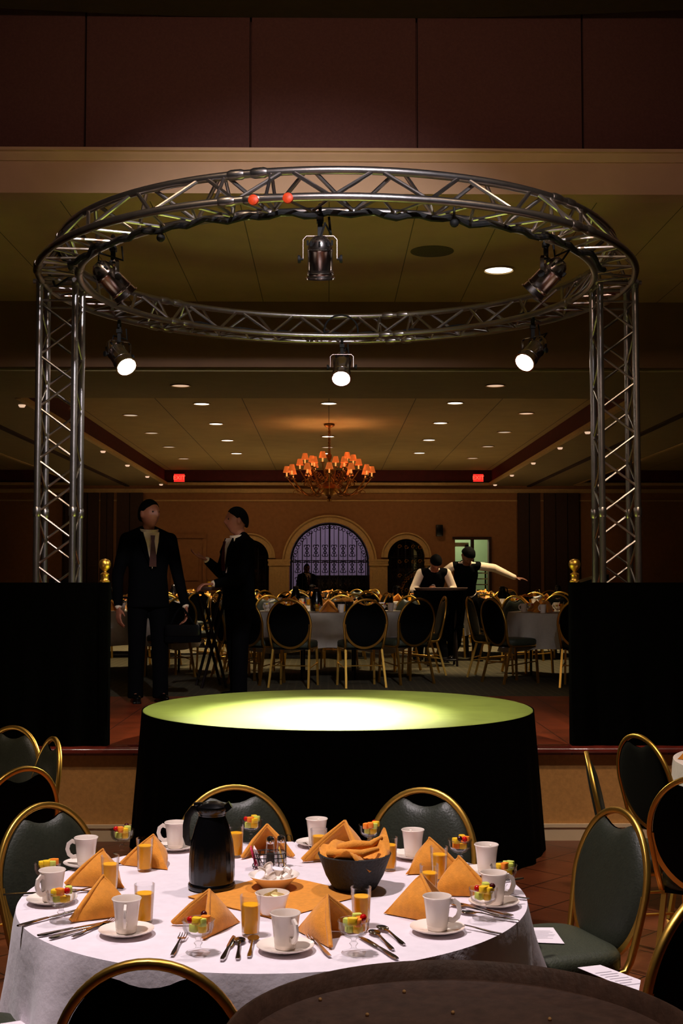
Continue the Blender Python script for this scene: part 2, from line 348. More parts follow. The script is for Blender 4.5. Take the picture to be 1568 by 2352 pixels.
# ---- side walls and back wall with three arches and a doorway
for sx, nm in ((-1, 'left'), (1, 'right')):
    struct(MB().box((sx*(HX+.05), (WY+BY)/2, 2.6), (.1, BY-WY, 5.4)).build('wall_'+nm, M_BACKW))
def bx(px): return at_y(px, 1300, BY).x
def bz(py): return at_y(784, py, BY).z
ARCH = [(bx(665), bx(848), bz(1200), 'centre'), (bx(533), bx(617), bz(1240), 'left'), (bx(890), bx(975), bz(1238), 'right')]
DX0, DX1, DZ = bx(1045), bx(1122), bz(1239)
holes = sorted([(a, c, t, 1) for a, c, t, _ in ARCH]+[(DX0, DX1, DZ, 0)])
b = MB(); x = -HX; TOP = Z_LOW+.1; D = .22
def wallbox(x0, x1, z0, z1): b.box(((x0+x1)/2, BY+D/2, (z0+z1)/2), (x1-x0, D, z1-z0))
for x0, x1, t, arch in holes:
    wallbox(x, x0, 0.55, TOP); 
    if not arch: wallbox(x0, x1, t, TOP)
    else:
        r = (x1-x0)/2; c = (x0+x1)/2; zs = t-r; K = 20
        for k in range(K):
            a0 = pi-pi*k/K; a1 = pi-pi*(k+1)/K
            p0 = (c+r*cos(a0), zs+r*sin(a0)); p1 = (c+r*cos(a1), zs+r*sin(a1))
            q = [(p0[0], y, p0[1]) for y in (BY, BY+D)]+[(p1[0], y, p1[1]) for y in (BY, BY+D)]+[(p0[0], y, TOP) for y in (BY, BY+D)]+[(p1[0], y, TOP) for y in (BY, BY+D)]
            b.add(q, [(0, 2, 6, 4), (1, 5, 7, 3), (0, 1, 3, 2), (4, 6, 7, 5)])
    x = x1
wallbox(x, HX, .55, TOP); struct(b.build('wall_back', M_BACKW, ang=20))
# arch surrounds and pilasters (cast stone)
def surround(x0, x1, t, w, nm):
    r = (x1-x0)/2; c = (x0+x1)/2; zs = t-r; b = MB()
    for (ra, rb, dp) in ((0, .62, .09), (.62, .8, .05), (.8, 1.0, .1)):
        vs = []; K = 28; fs = []
        for k in range(K+1):
            a = pi-pi*k/K
            for rr, yy in ((r+ra*w, BY), (r+ra*w, BY-dp), (r+rb*w, BY-dp), (r+rb*w, BY)): vs.append((c+rr*cos(a), yy, zs+rr*sin(a)))
        for k in range(K):
            for j in range(3): fs.append((k*4+j, k*4+j+1, (k+1)*4+j+1, (k+1)*4+j))
        b.add(vs, fs)
    struct(b.build('trim_arch_'+nm, M_STONE)); return zs
zc_ = surround(*ARCH[0][:3], .17, 'centre'); zl = surround(*ARCH[1][:3], .15, 'left'); surround(*ARCH[2][:3], .15, 'right')
def pilaster(x0, x1, z, nm):
    b = MB().box(((x0+x1)/2, BY-.04, (UF+z)/2), (x1-x0, .08, z-UF)); c = (x0+x1)/2; w = x1-x0
    for dz, e in ((0, .06), (-.05, .03), (-.1, .05)): b.box((c, BY-.055, z+dz), (w+e, .11+e/2, .045))
    for k in range(3): b.box((c-w*.28+w*.28*k, BY-.09, (UF+z)/2), (w*.13, .025, z-UF-.45))
    b.box((c, BY-.06, UF+.1), (w+.05, .13, .2)); struct(b.build('trim_pilaster_'+nm, M_STONE))
pilaster(bx(618), bx(664), bz(1287), 'left'); pilaster(bx(849), bx(889), bz(1287), 'right')
pilaster(bx(976), bx(1000), bz(1287), 'far_right'); pilaster(bx(508), bx(532), bz(1287), 'far_left')
struct(MB().box((0, BY-.04, bz(1128)), (2*HX, .08, .09)).box((0, BY-.02, bz(1150)), (2*HX, .04, .03)).build('trim_cornice', M_STONE))
# dark folded partition panels at both sides of the back wall
for nm, l in (('left', ((150, 228), (232, 262), (268, 330))), ('right', ((1187, 1240), (1247, 1328)))):
    for a, c in l:
        b = MB(); w = bx(c)-bx(a); n = max(2, round(w/.28))
        for k in range(n): b.box((bx(a)+w*(k+.5)/n, BY-.12-.02*(k % 2), (UF+bz(1133))/2), (w/n-.02, .08, bz(1133)-UF))
        struct(b.build('wall_partition_'+nm, M_DARKP))
for x0, x1, zt, nm in ((bx(402), bx(466), bz(1236), 1),):
    b = MB().box(((x0+x1)/2, BY-.03, (UF+zt)/2), (x1-x0, .04, zt-UF)); b.box(((x0+x1)/2, BY-.06, zt+.04), (x1-x0+.16, .1, .08))
    for xx in (x0-.04, x1+.04): b.box((xx, BY-.05, (UF+zt)/2), (.08, .08, zt-UF))
    for zz in (.3, .68): b.box(((x0+x1)/2, BY-.06, UF+(zt-UF)*zz), ((x1-x0)*.7, .03, (zt-UF)*.3))
    struct(b.build('door_1', M_BACKW))
# lit service corridor seen through the doorway
M_GREENW = mat('pale_green_wall', (176, 186, 150), .8, 0, noise=.05, nscale=5)
M_WFRAME = mat('white_door_frame', (240, 236, 205), .5, 0, noise=.03, nscale=5)
b = MB(); b.box(((DX0+DX1)/2, BY+2.4, 1.9), (DX1-DX0+2.6, .1, 2.7)); b.box((DX0-.9, BY+1.3, 1.9), (.1, 2.2, 2.7)); b.box((DX1+.9, BY+1.3, 1.9), (.1, 2.2, 2.7)); b.box(((DX0+DX1)/2, BY+1.3, 3.25), (DX1-DX0+2.6, 2.2, .1))
struct(b.build('wall_corridor', M_GREENW)); struct(MB().box(((DX0+DX1)/2, BY+1.3, UF-.03), (DX1-DX0+2.6, 2.3, .06)).build('floor_corridor', M_TILE))
b = MB(); zt = bz(1250); xa, xb = bx(1044), bx(1079)   # inner white door frame
yy = BY+.3
b.box(((xa+xb)/2, yy, zt-.0), (xb-xa, .08, .09)); b.box((xb-.04, yy, (UF+zt)/2), (.09, .08, zt-UF)); b.box((xa, yy, (UF+zt)/2), (.05, .08, zt-UF)); struct(b.build('door_2', M_WFRAME))
b = MB(); b.box((bx(1084), BY-.03, (UF+DZ)/2), (.07, .12, DZ-UF)); b.box((bx(1125), BY-.03, (UF+DZ)/2), (.06, .06, DZ-UF)); b.box(((DX0+DX1)/2, BY-.03, DZ+.03), (DX1-DX0+.12, .06, .06)); struct(b.build('trim_doorway', M_DARKP))
point('corridor_light', ((DX0+DX1)/2-.2, BY+1.4, 2.9), 26, (.88, 1.0, .72), .15)
# anteroom behind the arches
M_LAV = mat('anteroom_wall', (150, 132, 150), .9, 0, noise=.05, nscale=4)
struct(MB().box((bx(756), BY+4.2, 1.9), (6.4, .1, 3.6)).box((bx(756)-1.2, BY+2.4, 1.9), (.1, 3.6, 3.6)).box((bx(756)+1.2, BY+2.4, 1.9), (.1, 3.6, 3.6)).box((bx(756), BY+2.2, 3.75), (6.4, 4.2, .1)).build('wall_anteroom', M_LAV))
struct(MB().box((bx(756), BY+2.2, UF-.03), (6.4, 4.2, .06)).build('floor_anteroom', M_CARPET))
spot('anteroom_light', (bx(756), BY+1.0, 3.6), (bx(756), BY+4.2, 2.0), 170, 120, .8, (.92, .84, 1.0), .2)
for sx, nm in ((-1, 'left'), (1, 'right')):
    c = (ARCH[1] if sx < 0 else ARCH[2]); cx = (c[0]+c[1])/2
    struct(MB().box((cx+sx*.3, BY+1.0, 1.9), (1.5, .08, 2.9)).build('wall_alcove_'+nm, M_DARKP))

for x in (-4.6, -1.6, 1.6, 4.6):
    spot('wall_wash_lamp', (x, BY-2.6, Z_TRAY-.05 if abs(x) < 3.7 else Z_LOW-.05), (x, BY, 2.2), 20 if abs(x) > 3 else 30, 105, 1.0, (1.0, .62, .34), .1)  # unseen spots added below the ceiling to brighten the back wall
# ================================================================ ROUND STAGE
SX, SY, SZ, SR = .065, 8.42, .905, 1.30
st = thing('round_stage', 'round platform stage with green top and long black skirt', 'stage', (SX, SY, 0))
M_FELT = mat('green_stage_top', (138, 158, 76), .55, 0, noise=.12, nscale=5, bump=.1, bscale=80)
MB().lathe([(0, SZ), (SR-.012, SZ), (SR-.002, SZ-.006), (SR, SZ-.03), (0, SZ-.03)], 96).build('deck', M_FELT, st)
def skirt(a0, a1, z0, n=130):
    vs = []; fs = []; K = 10
    for i in range(n+1):
        a = a0+(a1-a0)*i/n
        for k in range(K+1):
            t = k/K; z = SZ-.004-(SZ-.004-z0)*t
            r = SR+.006+.055*t*(SZ-z0)/.9+.012*t*sin(a*22)+.008*t*sin(a*37+1)
            vs.append((r*cos(a), r*sin(a), z))
    for i in range(n):
        for k in range(K): j = i*(K+1)+k; fs.append((j, j+K+1, j+K+2, j+1))
    return MB().add(vs, fs)
ang = math.asin((WY-.1-SY)/SR)
skirt(pi-ang, 2*pi+ang, .004).build('skirt', M_BLACK, st)
skirt(ang, pi-ang, UF+.004).build('skirt', M_BLACK, st)
for k in range(8):
    a = pi+.1+k*(pi-.2)/7; MB().cyl((1.1*cos(a), 1.1*sin(a)-.08, .0), (1.1*cos(a), 1.1*sin(a)-.08, SZ-.03), .02).build('leg', M_ALU, st)
# ================================================================ DRAPED RAILINGS with brass finials
def rail(sx, xin, label, lf):
    x1 = sx*4.2; r = thing('draped_railing', label, 'railing', ((xin+x1)/2, 8.52, UF)); w = abs(x1-xin); n = 90; hz = rel(1338, 8.5)-UF
    vs = []; fs = []
    for s_ in (-1, 1):
        o = len(vs)
        for i in range(n+1):
            x = -w/2+w*i/n
            for k in range(7):
                t = k/6; vs.append((x, s_*(.04+.012*t*sin(x*19)+.006*t*sin(x*41)+.01*t), hz*(1-t)+.004*t))
        for i in range(n):
            for k in range(6): j = o+i*7+k; fs.append((j, j+7, j+8, j+1) if s_ < 0 else (j, j+1, j+8, j+7))
    m = n+1
    for i in range(n): fs.append((i*7, m*7+i*7, m*7+(i+1)*7, (i+1)*7))
    fs.append((0, 6, m*7+6, m*7)); fs.append((n*7, m*7+n*7, m*7+n*7+6, n*7+6))
    MB().add(vs, fs).build('drape', M_BLACK, r, ang=60)
    # corner post
    xp = -sx*(w/2)+sx*.035
    MB().rbox((xp, -.01, hz/2), (.075, .075, hz), .3).build('post', M_BLACK, r)
    z0 = hz+.0
    f = MB().lathe([(0, 0), (.034, 0), (.036, .008), (.03, .014), (.026, .02), (.026, .05), (.031, .056), (.026, .062), (.014, .07), (.013, .078), (.022, .088), (.034, .1), (.0405, .118), (.0405, .13), (.034, .149), (.02, .16), (0, .163)], 32, (xp, -.01, z0))
    f.build('finial', M_GOLD, r, label='polished brass ball finial on the post')
    return r
rail(-1, at_y(250, 1500, 8.5).x, 'black draped railing with brass ball finial, left of the round stage', None)
rail(1, at_y(1310, 1500, 8.5).x, 'black draped railing with brass ball finial, right of the round stage', None)
# equipment just peeping over the railings
def eqcase(x0, x1, z, y, slope, label, nm, cat):
    b = MB(); w = x1-x0; b.add([(x0, y, UF), (x1, y, UF), (x1, y+.4, UF), (x0, y+.4, UF), (x0, y, z-slope), (x1, y, z), (x1, y+.4, z), (x0, y+.4, z-slope)], [(0, 3, 2, 1), (4, 5, 6, 7), (0, 1, 5, 4), (2, 3, 7, 6), (1, 2, 6, 5), (0, 4, 7, 3)])
    b.rbox(((x0+x1)/2, y-.01, UF+.5), (w*.8, .02, .7), .3)
    tag(b.build(nm, M_BPLAST), label, cat)
eqcase(at_y(1334, 1330, 9.2).x, at_y(1398, 1330, 9.2).x, rel(1319, 9.2), 9.2, .06, 'black equipment case peeping over the right-hand draped railing', 'equipment_case', 'case')
eqcase(at_y(112, 1330, 9.2).x, at_y(160, 1330, 9.2).x, rel(1329, 9.2), 9.2, -.0, 'black equipment case peeping over the left-hand draped railing', 'equipment_case', 'case')
# ================================================================ TRUSS: two towers and the ring
RX, RY, RZ = .06, 8.80, rel(451, 6.71)
RO, RI, RT, RHT = 2.085, 1.81, 1.945, .195
TW = .29
def tower(x, label):
    t = thing('truss_tower', label, 'truss tower', (x, RY, UF)); H = RZ-UF-.035; h = TW/2-.02
    MB().rbox((0, 0, .006), (.36, .36, .012), .2).build('base_plate', M_ALU, t)
    c0 = None
    for sx in (-1, 1):
        for sy in (-1, 1):
            if c0 is None: c0 = MB().tube([(0, 0, .012), (0, 0, H)], .024, 14).build('chord', M_ALU, t, loc=(sx*h, sy*h, 0))
            else: c = c0.copy(); COL.objects.link(c); c.location = (sx*h, sy*h, 0)
    n = 16; st_ = (H-.24)/n; br = []
    b1 = MB().tube([(-h, 0, 0), (h, 0, st_)], .009, 8).build('brace', M_ALU, t); b2 = MB().tube([(h, 0, 0), (-h, 0, st_)], .009, 8).build('brace', M_ALU, t)
    b1.location = (0, -h, .12); b2.location = (0, -h, .12+st_)
    for f in range(4):
        R = Matrix.Rotation(f*pi/2, 4, 'Z')
        for k in range(n):
            if f == 0 and k < 2: continue
            src = (b1, b2)[(k+f) % 2]; c = src.copy(); COL.objects.link(c); c.location = R @ Vector((0, -h, .12+st_*k)); c.rotation_euler = (0, 0, f*pi/2)
    for z in (.1, H-.1):
        for f in range(4):
            a = Matrix.Rotation(f*pi/2, 4, 'Z'); MB().tube([a @ Vector((-h, -h, z)), a @ Vector((h, -h, z))], .009, 8).build('cross_bar', M_ALU, t)
    for sx in (-1, 1):
        for sy in (-1, 1): MB().lathe([(.024, 0), (.03, .01), (.03, .06), (.024, .07)], 12, (sx*h, sy*h, H*.5-.03)).build('coupler', M_ALU, t)
    return t
TXL, TXR = at_y(137, 1000, RY).x, at_y(1412, 1000, RY).x
tower(TXL, 'four-chord aluminium truss tower rising behind the left black railing')
tower(TXR, 'four-chord aluminium truss tower rising behind the right black railing')
ring = thing('circular_truss', 'big circular aluminium lighting truss hanging over the round stage', 'truss ring', (RX, RY, RZ))
def circ(r, z, n=120): return [(r*cos(2*pi*i/n), r*sin(2*pi*i/n), z) for i in range(n)]
MB().tube(circ(RO, 0), .024, 12, True).build('outer_chord', M_ALU, ring)
MB().tube(circ(RI, 0), .024, 12, True).build('inner_chord', M_ALU, ring)
MB().tube(circ(RT, RHT), .024, 12, True).build('top_chord', M_ALU, ring)
NB = 48; A0 = -pi/2-.02
def pr(r, a, z): return Vector((r*cos(a), r*sin(a), z))
da = 2*pi/NB
for fi, (ra, za, rb, zb) in enumerate(((RO, 0, RT, RHT), (RI, 0, RT, RHT))):
    ms = [MB().tube([pr(ra, 0, za), pr(rb, da*.92, zb)], .0122, 8), MB().tube([pr(rb, .08*da, zb), pr(ra, da, za)], .0122, 8)]
    src = []
    for k in range(NB):
        if k < 2:
            o = ms[k].build('brace', M_ALU, ring); src.append(o)
        else: o = src[k % 2].copy(); COL.objects.link(o)
        o.rotation_euler = (0, 0, A0+(k+fi*.5)*da)
b = MB()
for k in range(NB):
    a = A0+k*da; b.tube([pr(RO, a, 0), pr(RI, a+da*.5, 0)], .009, 6); b.tube([pr(RI, a+da*.5, 0), pr(RO, a+da, 0)], .009, 6)
b.build('bottom_lacing', M_ALU, ring, kind='stuff')
# joints between curved sections
JA = -pi/2-.27; js = []
for k in range(6):
    a = JA+k*pi/3
    for r, z in ((RO, 0), (RI, 0), (RT, RHT)):
        for s_ in (-.035, .035):
            d = Vector((-sin(a), cos(a), 0)); q = pr(r, a+s_, z)
            js.append(MB().tube([q-d*.05, q-d*.03, q+d*.03, q+d*.05], [.024, .031, .031, .024], 12).build('coupler', M_ALU, ring))
    for s_ in (-.072, .072):
        for (ra, za, rb, zb) in ((RO, 0, RT, RHT), (RI, 0, RT, RHT), (RO, 0, RI, 0)):
            MB().tube([pr(ra, a+s_, za), pr(rb, a+s_, zb)], .0105, 8).build('joint_strut', M_ALU, ring)
for px in (581, 663):
    q = at_y(px, 463, RY-RO+.02); a = atan2(q.y-RY, q.x-RX); c = pr(RO+.012, a, -.012)
    d = Vector((cos(a), sin(a), 0)); MB().lathe([(0, 0), (.018, 0), (.029, .005), (.029, .024), (.02, .03), (0, .031)], 20, c, d.to_track_quat('Z', 'Y').to_matrix()).build('end_cap', M_ORANGE, ring, label='orange round cap on the outer chord')
# tower heads joining ring
for x in (TXL, TXR):
    b = MB()
    for sx in (-1, 1):
        for sy in (-1, 1): b.tube([(x-RX+sx*.125, sy*.125, -.04), (x-RX+sx*.125, sy*.125, .0)], .027, 10)
    for s_ in (-1, 1): b.tube([(x-RX-.17, s_*.125, 0), (x-RX+.17, s_*.125, 0)], .018, 8); b.tube([(x-RX+s_*.125, -.17, 0), (x-RX+s_*.125, .17, 0)], .018, 8)
    b.build('tower_bracket', M_ALU, ring)
# black cables along the ring
def cable(name, pts, r, label):
    tag(MB().tube(pts, r, 8).build(name, M_RUBBER), label, 'cable')
def ringpt(a, r, z): return (RX+r*cos(a), RY+r*sin(a), RZ+z)
pts = [ringpt(radians(200+i*2.0), RI+.075+.02*sin(i*.9), -.035+.012*sin(i*1.7)) for i in range(71)]
cable('power_cable', pts, .019, 'thick black power cable lying along the near half of the truss ring')
pts = [ringpt(radians(20+i*2.4), RI+.05+.02*sin(i*.8), .03+.01*sin(i*1.3)) for i in range(60)]
cable('power_cable', pts, .009, 'thin black power cable lying along the far half of the truss ring')
cx = at_y(783, 760, RY+RI); pts = [(cx.x-.0+.145*cos(a), RY+RI-.02, RZ+.04+.135*sin(a)) for a in [radians(-10+200*i/24) for i in range(25)]]
cable('cable_loop', pts, .008, 'black cable hooped over the middle of the far truss chord')
for k, (px, py, w) in enumerate(((107, 585, 0), (112, 640, 1))):
    q = at_y(px, py, RY-.2); pts = [(q.x-.03+.20*t, q.y+.1*sin(6*t+w), q.z+.07*sin(5*t+w*2)) for t in [i/16 for i in range(17)]]
    cable('cable_end', pts, .009, ('upper', 'lower')[k]+' black cable tail in the left corner of the truss ring')
for k, (px, py) in enumerate(((369, 546), (1043, 512))):
    q = at_z(px, py, RZ-.08); tag(MB().ball(q, .026, 12).cyl(q, q+Vector((0, 0, .09)), .007).build('cable_plug', M_RUBBER), ('black round cable plug hanging under the near left truss ring', 'black round cable plug hanging under the near truss ring, right of centre')[k], 'plug')
# ================================================================ PAR CANS
M_LENS = mat('lit_lamp_lens', (255, 240, 220), .2, 0, noise=.02, emit=(1.0, .86, .72), estr=60)
M_LENSN = M_LENS
def par(clamp_pt, hang, tilt_dir, aim, label, power, L=.30, R=.078, cone=38):
    t = thing('par_can', label, 'stage light', clamp_pt)
    piv = Vector((0, 0, -hang)); d = (Vector(aim)-(Vector(clamp_pt)+piv)).normalized(); m = d.to_track_quat('Z', 'Y').to_matrix()
    prof = [(.0, -.5*L-.03), (.03, -.5*L-.028), (.055, -.5*L-.005), (.07, -.5*L+.03), (R*.93, -.5*L+.06), (R*.93, -.06), (R, -.055), (R, -.045), (R*.95, -.04), (R*.95, .07), (R*1.02, .075), (R*1.02, .085), (R*.97, .09), (R, .5*L), (R*1.12, .5*L+.004), (R*1.12, .5*L+.012), (R*.98, .5*L+.012), (R*.96, .5*L-.03), (R*.9, 0), (0, -.02)]
    MB().lathe(prof, 32, piv, m).build('housing', M_CHROME, t)
    hole = MB()
    for k in range(8):
        a = 2*pi*k/8; c = piv+m @ Vector((R*.93*cos(a), R*.93*sin(a), -.09)); hole.box(c, (.012, .012, .028), m)
    hole.build('vent_slots', M_RUBBER, t)
    MB().lathe([(0, 0), (R*.85, 0), (R*.88, .004), (0, .012)], 24, piv+m @ Vector((0, 0, .5*L-.05)), m).build('lens', M_LENS, t)
    # yoke: a U bracket from the pivots up to the hook
    side = m @ Vector((1, 0, 0)); side.z = 0; side = side.normalized() if side.length > .1 else Vector((1, 0, 0))
    w = R+.022; top = Vector((0, 0, -hang*.52)); sec = [(-.012, -.002), (.012, -.002), (.012, .002), (-.012, .002)]
    up = side.cross(Vector((0, 0, 1)))
    pts = [piv+side*w, piv+side*w+Vector((0, 0, hang*.4)), top+side*w*.8, top-side*w*.8, piv-side*w+Vector((0, 0, hang*.4)), piv-side*w]
    MB().tube(pts, 1, sec=sec, up=up).build('yoke', M_CHROME, t)
    for s_ in (-1, 1):
        k = MB().lathe([(0, 0), (.022, 0), (.024, .006), (.02, .016), (.008, .018), (.008, .03), (0, .03)], 10, piv+side*s_*(w+.03), (side*-s_).to_track_quat('Z', 'Y').to_matrix()); k.build('knob', M_RUBBER, t)
    b = MB().box((0, 0, -hang*.3), (.028, .022, hang*.5)); b.tube([(0, -.0+.04*cos(a), .04*sin(a)) for a in [radians(-60+30*i) for i in range(10)]], .011, 6); b.box((0, 0, -.045), (.04, .05, .03)); b.build('clamp', M_RUBBER, t)
    MB().tube([piv-d*(L*.5+.01), piv-d*(L*.5+.05)+Vector((.03, 0, .05)), Vector((.06, .02, -hang*.45)), Vector((.05, .03, -.02))], .007, 6).build('tail_cable', M_RUBBER, t)
    p = Vector(clamp_pt)+piv+d*(L*.5-.02)
    spot('par_can_lamp', p, aim, power*22, cone, 1.0, (1.0, .90, .60), .05); return t
aimc = Vector((SX-.12, SY-.05, SZ))
def near(px, py): q = at_z(px, py, RZ-.02); return q
q = at_z(735, 487, RZ-.02)
par(q, .27, 0, (q.x+.03, q.y+1.0, SZ), 'chrome stage light hanging straight down from the near centre of the ring', 12, L=.20, R=.074)
q = at_y(260, 556, RY-RI*.56); par(q, .25, 0, (SX+.35, SY+.2, SZ+.85), 'chrome stage light tilted inwards at the near left of the ring', 22, L=.24)
q = at_y(1253, 545, RY-RI*.6); par(q, .26, 0, (SX-.5, SY+.1, SZ+.85), 'chrome stage light tilted inwards at the near right of the ring', 22, L=.24)
q = at_y(274, 748, RY+RI*.55); par(q, .24, 0, (SX-.2, SY-.5, SZ+.5), 'lit stage light at the far left of the ring, glaring', 48)
q = at_y(785, 783, RY+RI+.05); par(q, .23, 0, (SX-.12, SY-.25, SZ), 'lit stage light at the far centre of the ring, glaring brightest', 150, cone=30)
q = at_y(1223, 738, RY+RI*.6); par(q, .25, 0, (SX-.2, SY-.5, SZ+.5), 'lit stage light at the far right of the ring, glaring', 48)
# ================================================================ CHANDELIER
CH = at_z(756, 975, Z_TRAY-.01)
ch = thing('chandelier', 'large brass chandelier with orange shaded candle lamps over the tables', 'chandelier', CH)
M_BRONZE = mat('aged_brass', (170, 120, 56), .35, 1, noise=.3, nscale=20)
M_SHADE = mat('orange_lamp_shade', (190, 84, 26), .8, 0, noise=.15, nscale=90, emit=(1.0, .20, .03), estr=.42)
M_BULB = mat('glowing_candle_bulb', (255, 220, 160), .5, 0, noise=.02, emit=(1.0, .62, .26), estr=14)
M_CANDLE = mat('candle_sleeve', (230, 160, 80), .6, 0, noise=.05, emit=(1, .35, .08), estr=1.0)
MB().lathe([(0, 0), (.09, 0), (.085, -.02), (.05, -.045), (.018, -.055), (0, -.055)], 24).build('canopy', M_BRONZE, ch)
b = MB()
for k in range(9): b.tube([(.016*cos(a), .0 if k % 2 else .016*cos(a), -.07-.045*k-.028*sin(a)) for a in [2*pi*i/10 for i in range(10)]], .005, 5, True)
b.cyl((0, 0, -.04), (0, 0, -.5), .006, n=6); b.build('chain', M_BRONZE, ch)
MB().lathe([(0, -.45), (.02, -.46), (.045, -.5), (.03, -.56), (.016, -.6), (.05, -.68), (.085, -.74), (.06, -.82), (.02, -.88), (.02, -.93), (.1, -.97), (.17, -1.0), (.185, -1.04), (.15, -1.1), (.08, -1.15), (.03, -1.17), (.045, -1.2), (.03, -1.235), (0, -1.25)], 28).build('column', M_BRONZE, ch)
def chandarm(r, za, zb, scroll):
    pts = []
    for i in range(25):
        t = i/24; pts.append((.06+(r-.06)*t, 0, za-scroll*sin(pi*t*1.0)*(1-.25*t)+(zb-za)*t**3))
    return pts
def scrollc(cx, cz, r0, turns, sg, n=22): return [(cx+sg*r0*(1-i/n*.8)*cos(turns*2*pi*i/n), 0, cz+r0*(1-i/n*.8)*sin(turns*2*pi*i/n)) for i in range(n+1)]
tiers = ((12, .68, -.93, -.86, .25, 0, 1.0), (6, .40, -.80, -.66, .16, .26, 1.0), (6, .47, -.85, -.74, .16, .0, .9))
for (n, r, za, zb, sc, off, ss) in tiers:
    proto = None
    for k in range(n):
        a = off+2*pi*k/n
        if proto is None:
            arm = MB().tube(chandarm(r, za, zb, sc), .009, 6).tube(scrollc(r*.55, za-.02, .07, 1.2, 1), .006, 5).tube(scrollc(r*.8, za-sc*.7, .05, 1.1, -1), .005, 5).build('arm', M_BRONZE, ch)
            cup = MB().lathe([(0, 0), (.03, .004), (.042, .02), (.02, .022), (.015, .022)], 14, (r, 0, zb)).build('drip_cup', M_BRONZE, arm)
            cand = MB().cyl((r, 0, zb+.02), (r, 0, zb+.085), .012).build('candle', M_CANDLE, arm)
            bulb = MB().ball((r, 0, zb+.11), (.016, .016, .03), 10).build('bulb', M_BULB, arm)
            sh = MB().lathe([(.062, .085), (.036, .185), (.035, .185), (.060, .085)], 20, (r, 0, zb)).build('shade', M_SHADE, arm)
            proto = (arm, cup, cand, bulb, sh); arm.rotation_euler = (0, 0, a)
        else:
            x = proto[0].copy(); COL.objects.link(x); x.rotation_euler = (0, 0, a)
            for c in proto[1:]: y = c.copy(); COL.objects.link(y); y.parent = x
for k in range(6):
    a = 2*pi*k/6; point('chandelier_lamp', (CH.x+.5*cos(a), CH.y+.5*sin(a), CH.z-.62), 9, (1, .5, .22), .05)
# ================================================================ DOWNLIGHTS
M_DLB = mat('bright_downlight_lens', (255, 250, 240), .5, 0, noise=.01, emit=(1.0, .96, .90), estr=3.2)
M_DLD = mat('dim_downlight_lens', (230, 200, 160), .5, 0, noise=.01, emit=(1.0, .80, .60), estr=.55)
M_DLO = mat('amber_downlight_lens', (230, 170, 120), .5, 0, noise=.01, emit=(1.0, .66, .44), estr=.75)
def dl(mm):
    def f():
        t = thing('recessed_downlight', 'x', 'ceiling light')
        MB().lathe([(.105, .002), (.12, -.004), (.125, -.010), (.108, -.012), (.098, .0), (.105, .002)], 28).build('trim_ring', M_STONE, t)
        MB().lathe([(0, -.004), (.1, -.004), (.1, .0), (0, .0)], 28).build('lens', mm, t); return t
    return Proto(f)
PB, PD, PO = dl(M_DLB), dl(M_DLD), dl(M_DLO)
q = at_z(1145, 619, Z_OPEN); PB(q, 0, 'bright round downlight in the ceiling inside the truss ring', scale=1.25)
spot('downlight_lamp', q-Vector((0, 0, .03)), q-Vector((0, 0, 4)), 30, 75, .8, (1, .92, .82), .08)
for px, w in ((415, 'left'), (1137, 'right')):
    q = at_z(px, 885, Z_LOW); PO(q, 0, 'amber downlight in the dark beam, %s of the centre glaring stage light' % w, scale=.95)
TL = [(463, 927, 1, 'nearest bright downlight left of the chandelier'), (755, 926, 1, 'bright downlight above the chandelier, nearest on the centre line'), (1045, 925, 1, 'nearest bright downlight right of the chandelier'),
      (300, 953, 0, 'nearest dim downlight along the left cove'), (1208, 949, 2, 'amber downlight, nearest along the right cove'), (496, 973, 1, 'second bright downlight in the row left of the chandelier'),
      (1011, 971, 1, 'second bright downlight in the row right of the chandelier'), (348, 994, 0, 'second dim downlight along the left cove'), (1158, 992, 0, 'dim downlight, second along the right cove'),
      (522, 1011, 1, 'third bright downlight in the row left of the chandelier'), (985, 1010, 1, 'third bright downlight in the row right of the chandelier'), (753, 1002, 1, 'bright downlight right behind the chandelier chain'),
      (388, 1026, 0, 'third dim downlight along the left cove'), (1120, 1025, 0, 'dim downlight, third along the right cove'), (543, 1041, 1, 'farthest bright downlight left of the chandelier'),
      (963, 1040, 1, 'farthest bright downlight right of the chandelier'), (422, 1053, 0, 'farthest dim downlight along the left cove, above the exit sign'), (1085, 1052, 0, 'farthest dim downlight along the right cove, above the exit sign'), (752, 1027, 0, 'dim downlight behind the chandelier chain, farther back'), (747, 1041, 1, 'farthest centre downlight, just above the chandelier shades')]
for px, py, k, lb in TL:
    q = at_z(px, py, Z_TRAY); (PD, PB, PO)[k](q, 0, lb, scale=1.05)
for (x, y, p) in ((-2.5, 16.5, 90), (0, 16.3, 60), (2.6, 16.4, 90), (-2.4, 20.5, 200), (2.4, 20.5, 200), (-2.2, 24.6, 200), (2.3, 24.6, 200), (0, 25.5, 160)):
    spot('tray_downlight_lamp', (x, y, Z_TRAY-.05), (x, y, 0), p*5.5, 68, .6, (1.0, .80, .50), .08)
# dim reflector spots along the soffit edge
for k, (px, py) in enumerate(((67, 930), (240, 1036), (295, 1068), (338, 1094), (372, 1112), (1352, 992), (1280, 1028), (1218, 1063), (1172, 1091), (1134, 1113))):
    q = at_z(px, py, Z_LOW-.0); q.x = math.copysign(TXW+.07, q.x)
    o = tag(MB().lathe([(0, -.03), (.03, -.03), (.042, -.012), (.045, 0), (0, 0)], 16, q).build('accent_light', M_DLO), ('%s of the five small amber accent lights along the %s soffit edge' % (('nearest', 'second', 'third', 'fourth', 'farthest')[k % 5], ('left', 'right')[k//5])), 'accent light')
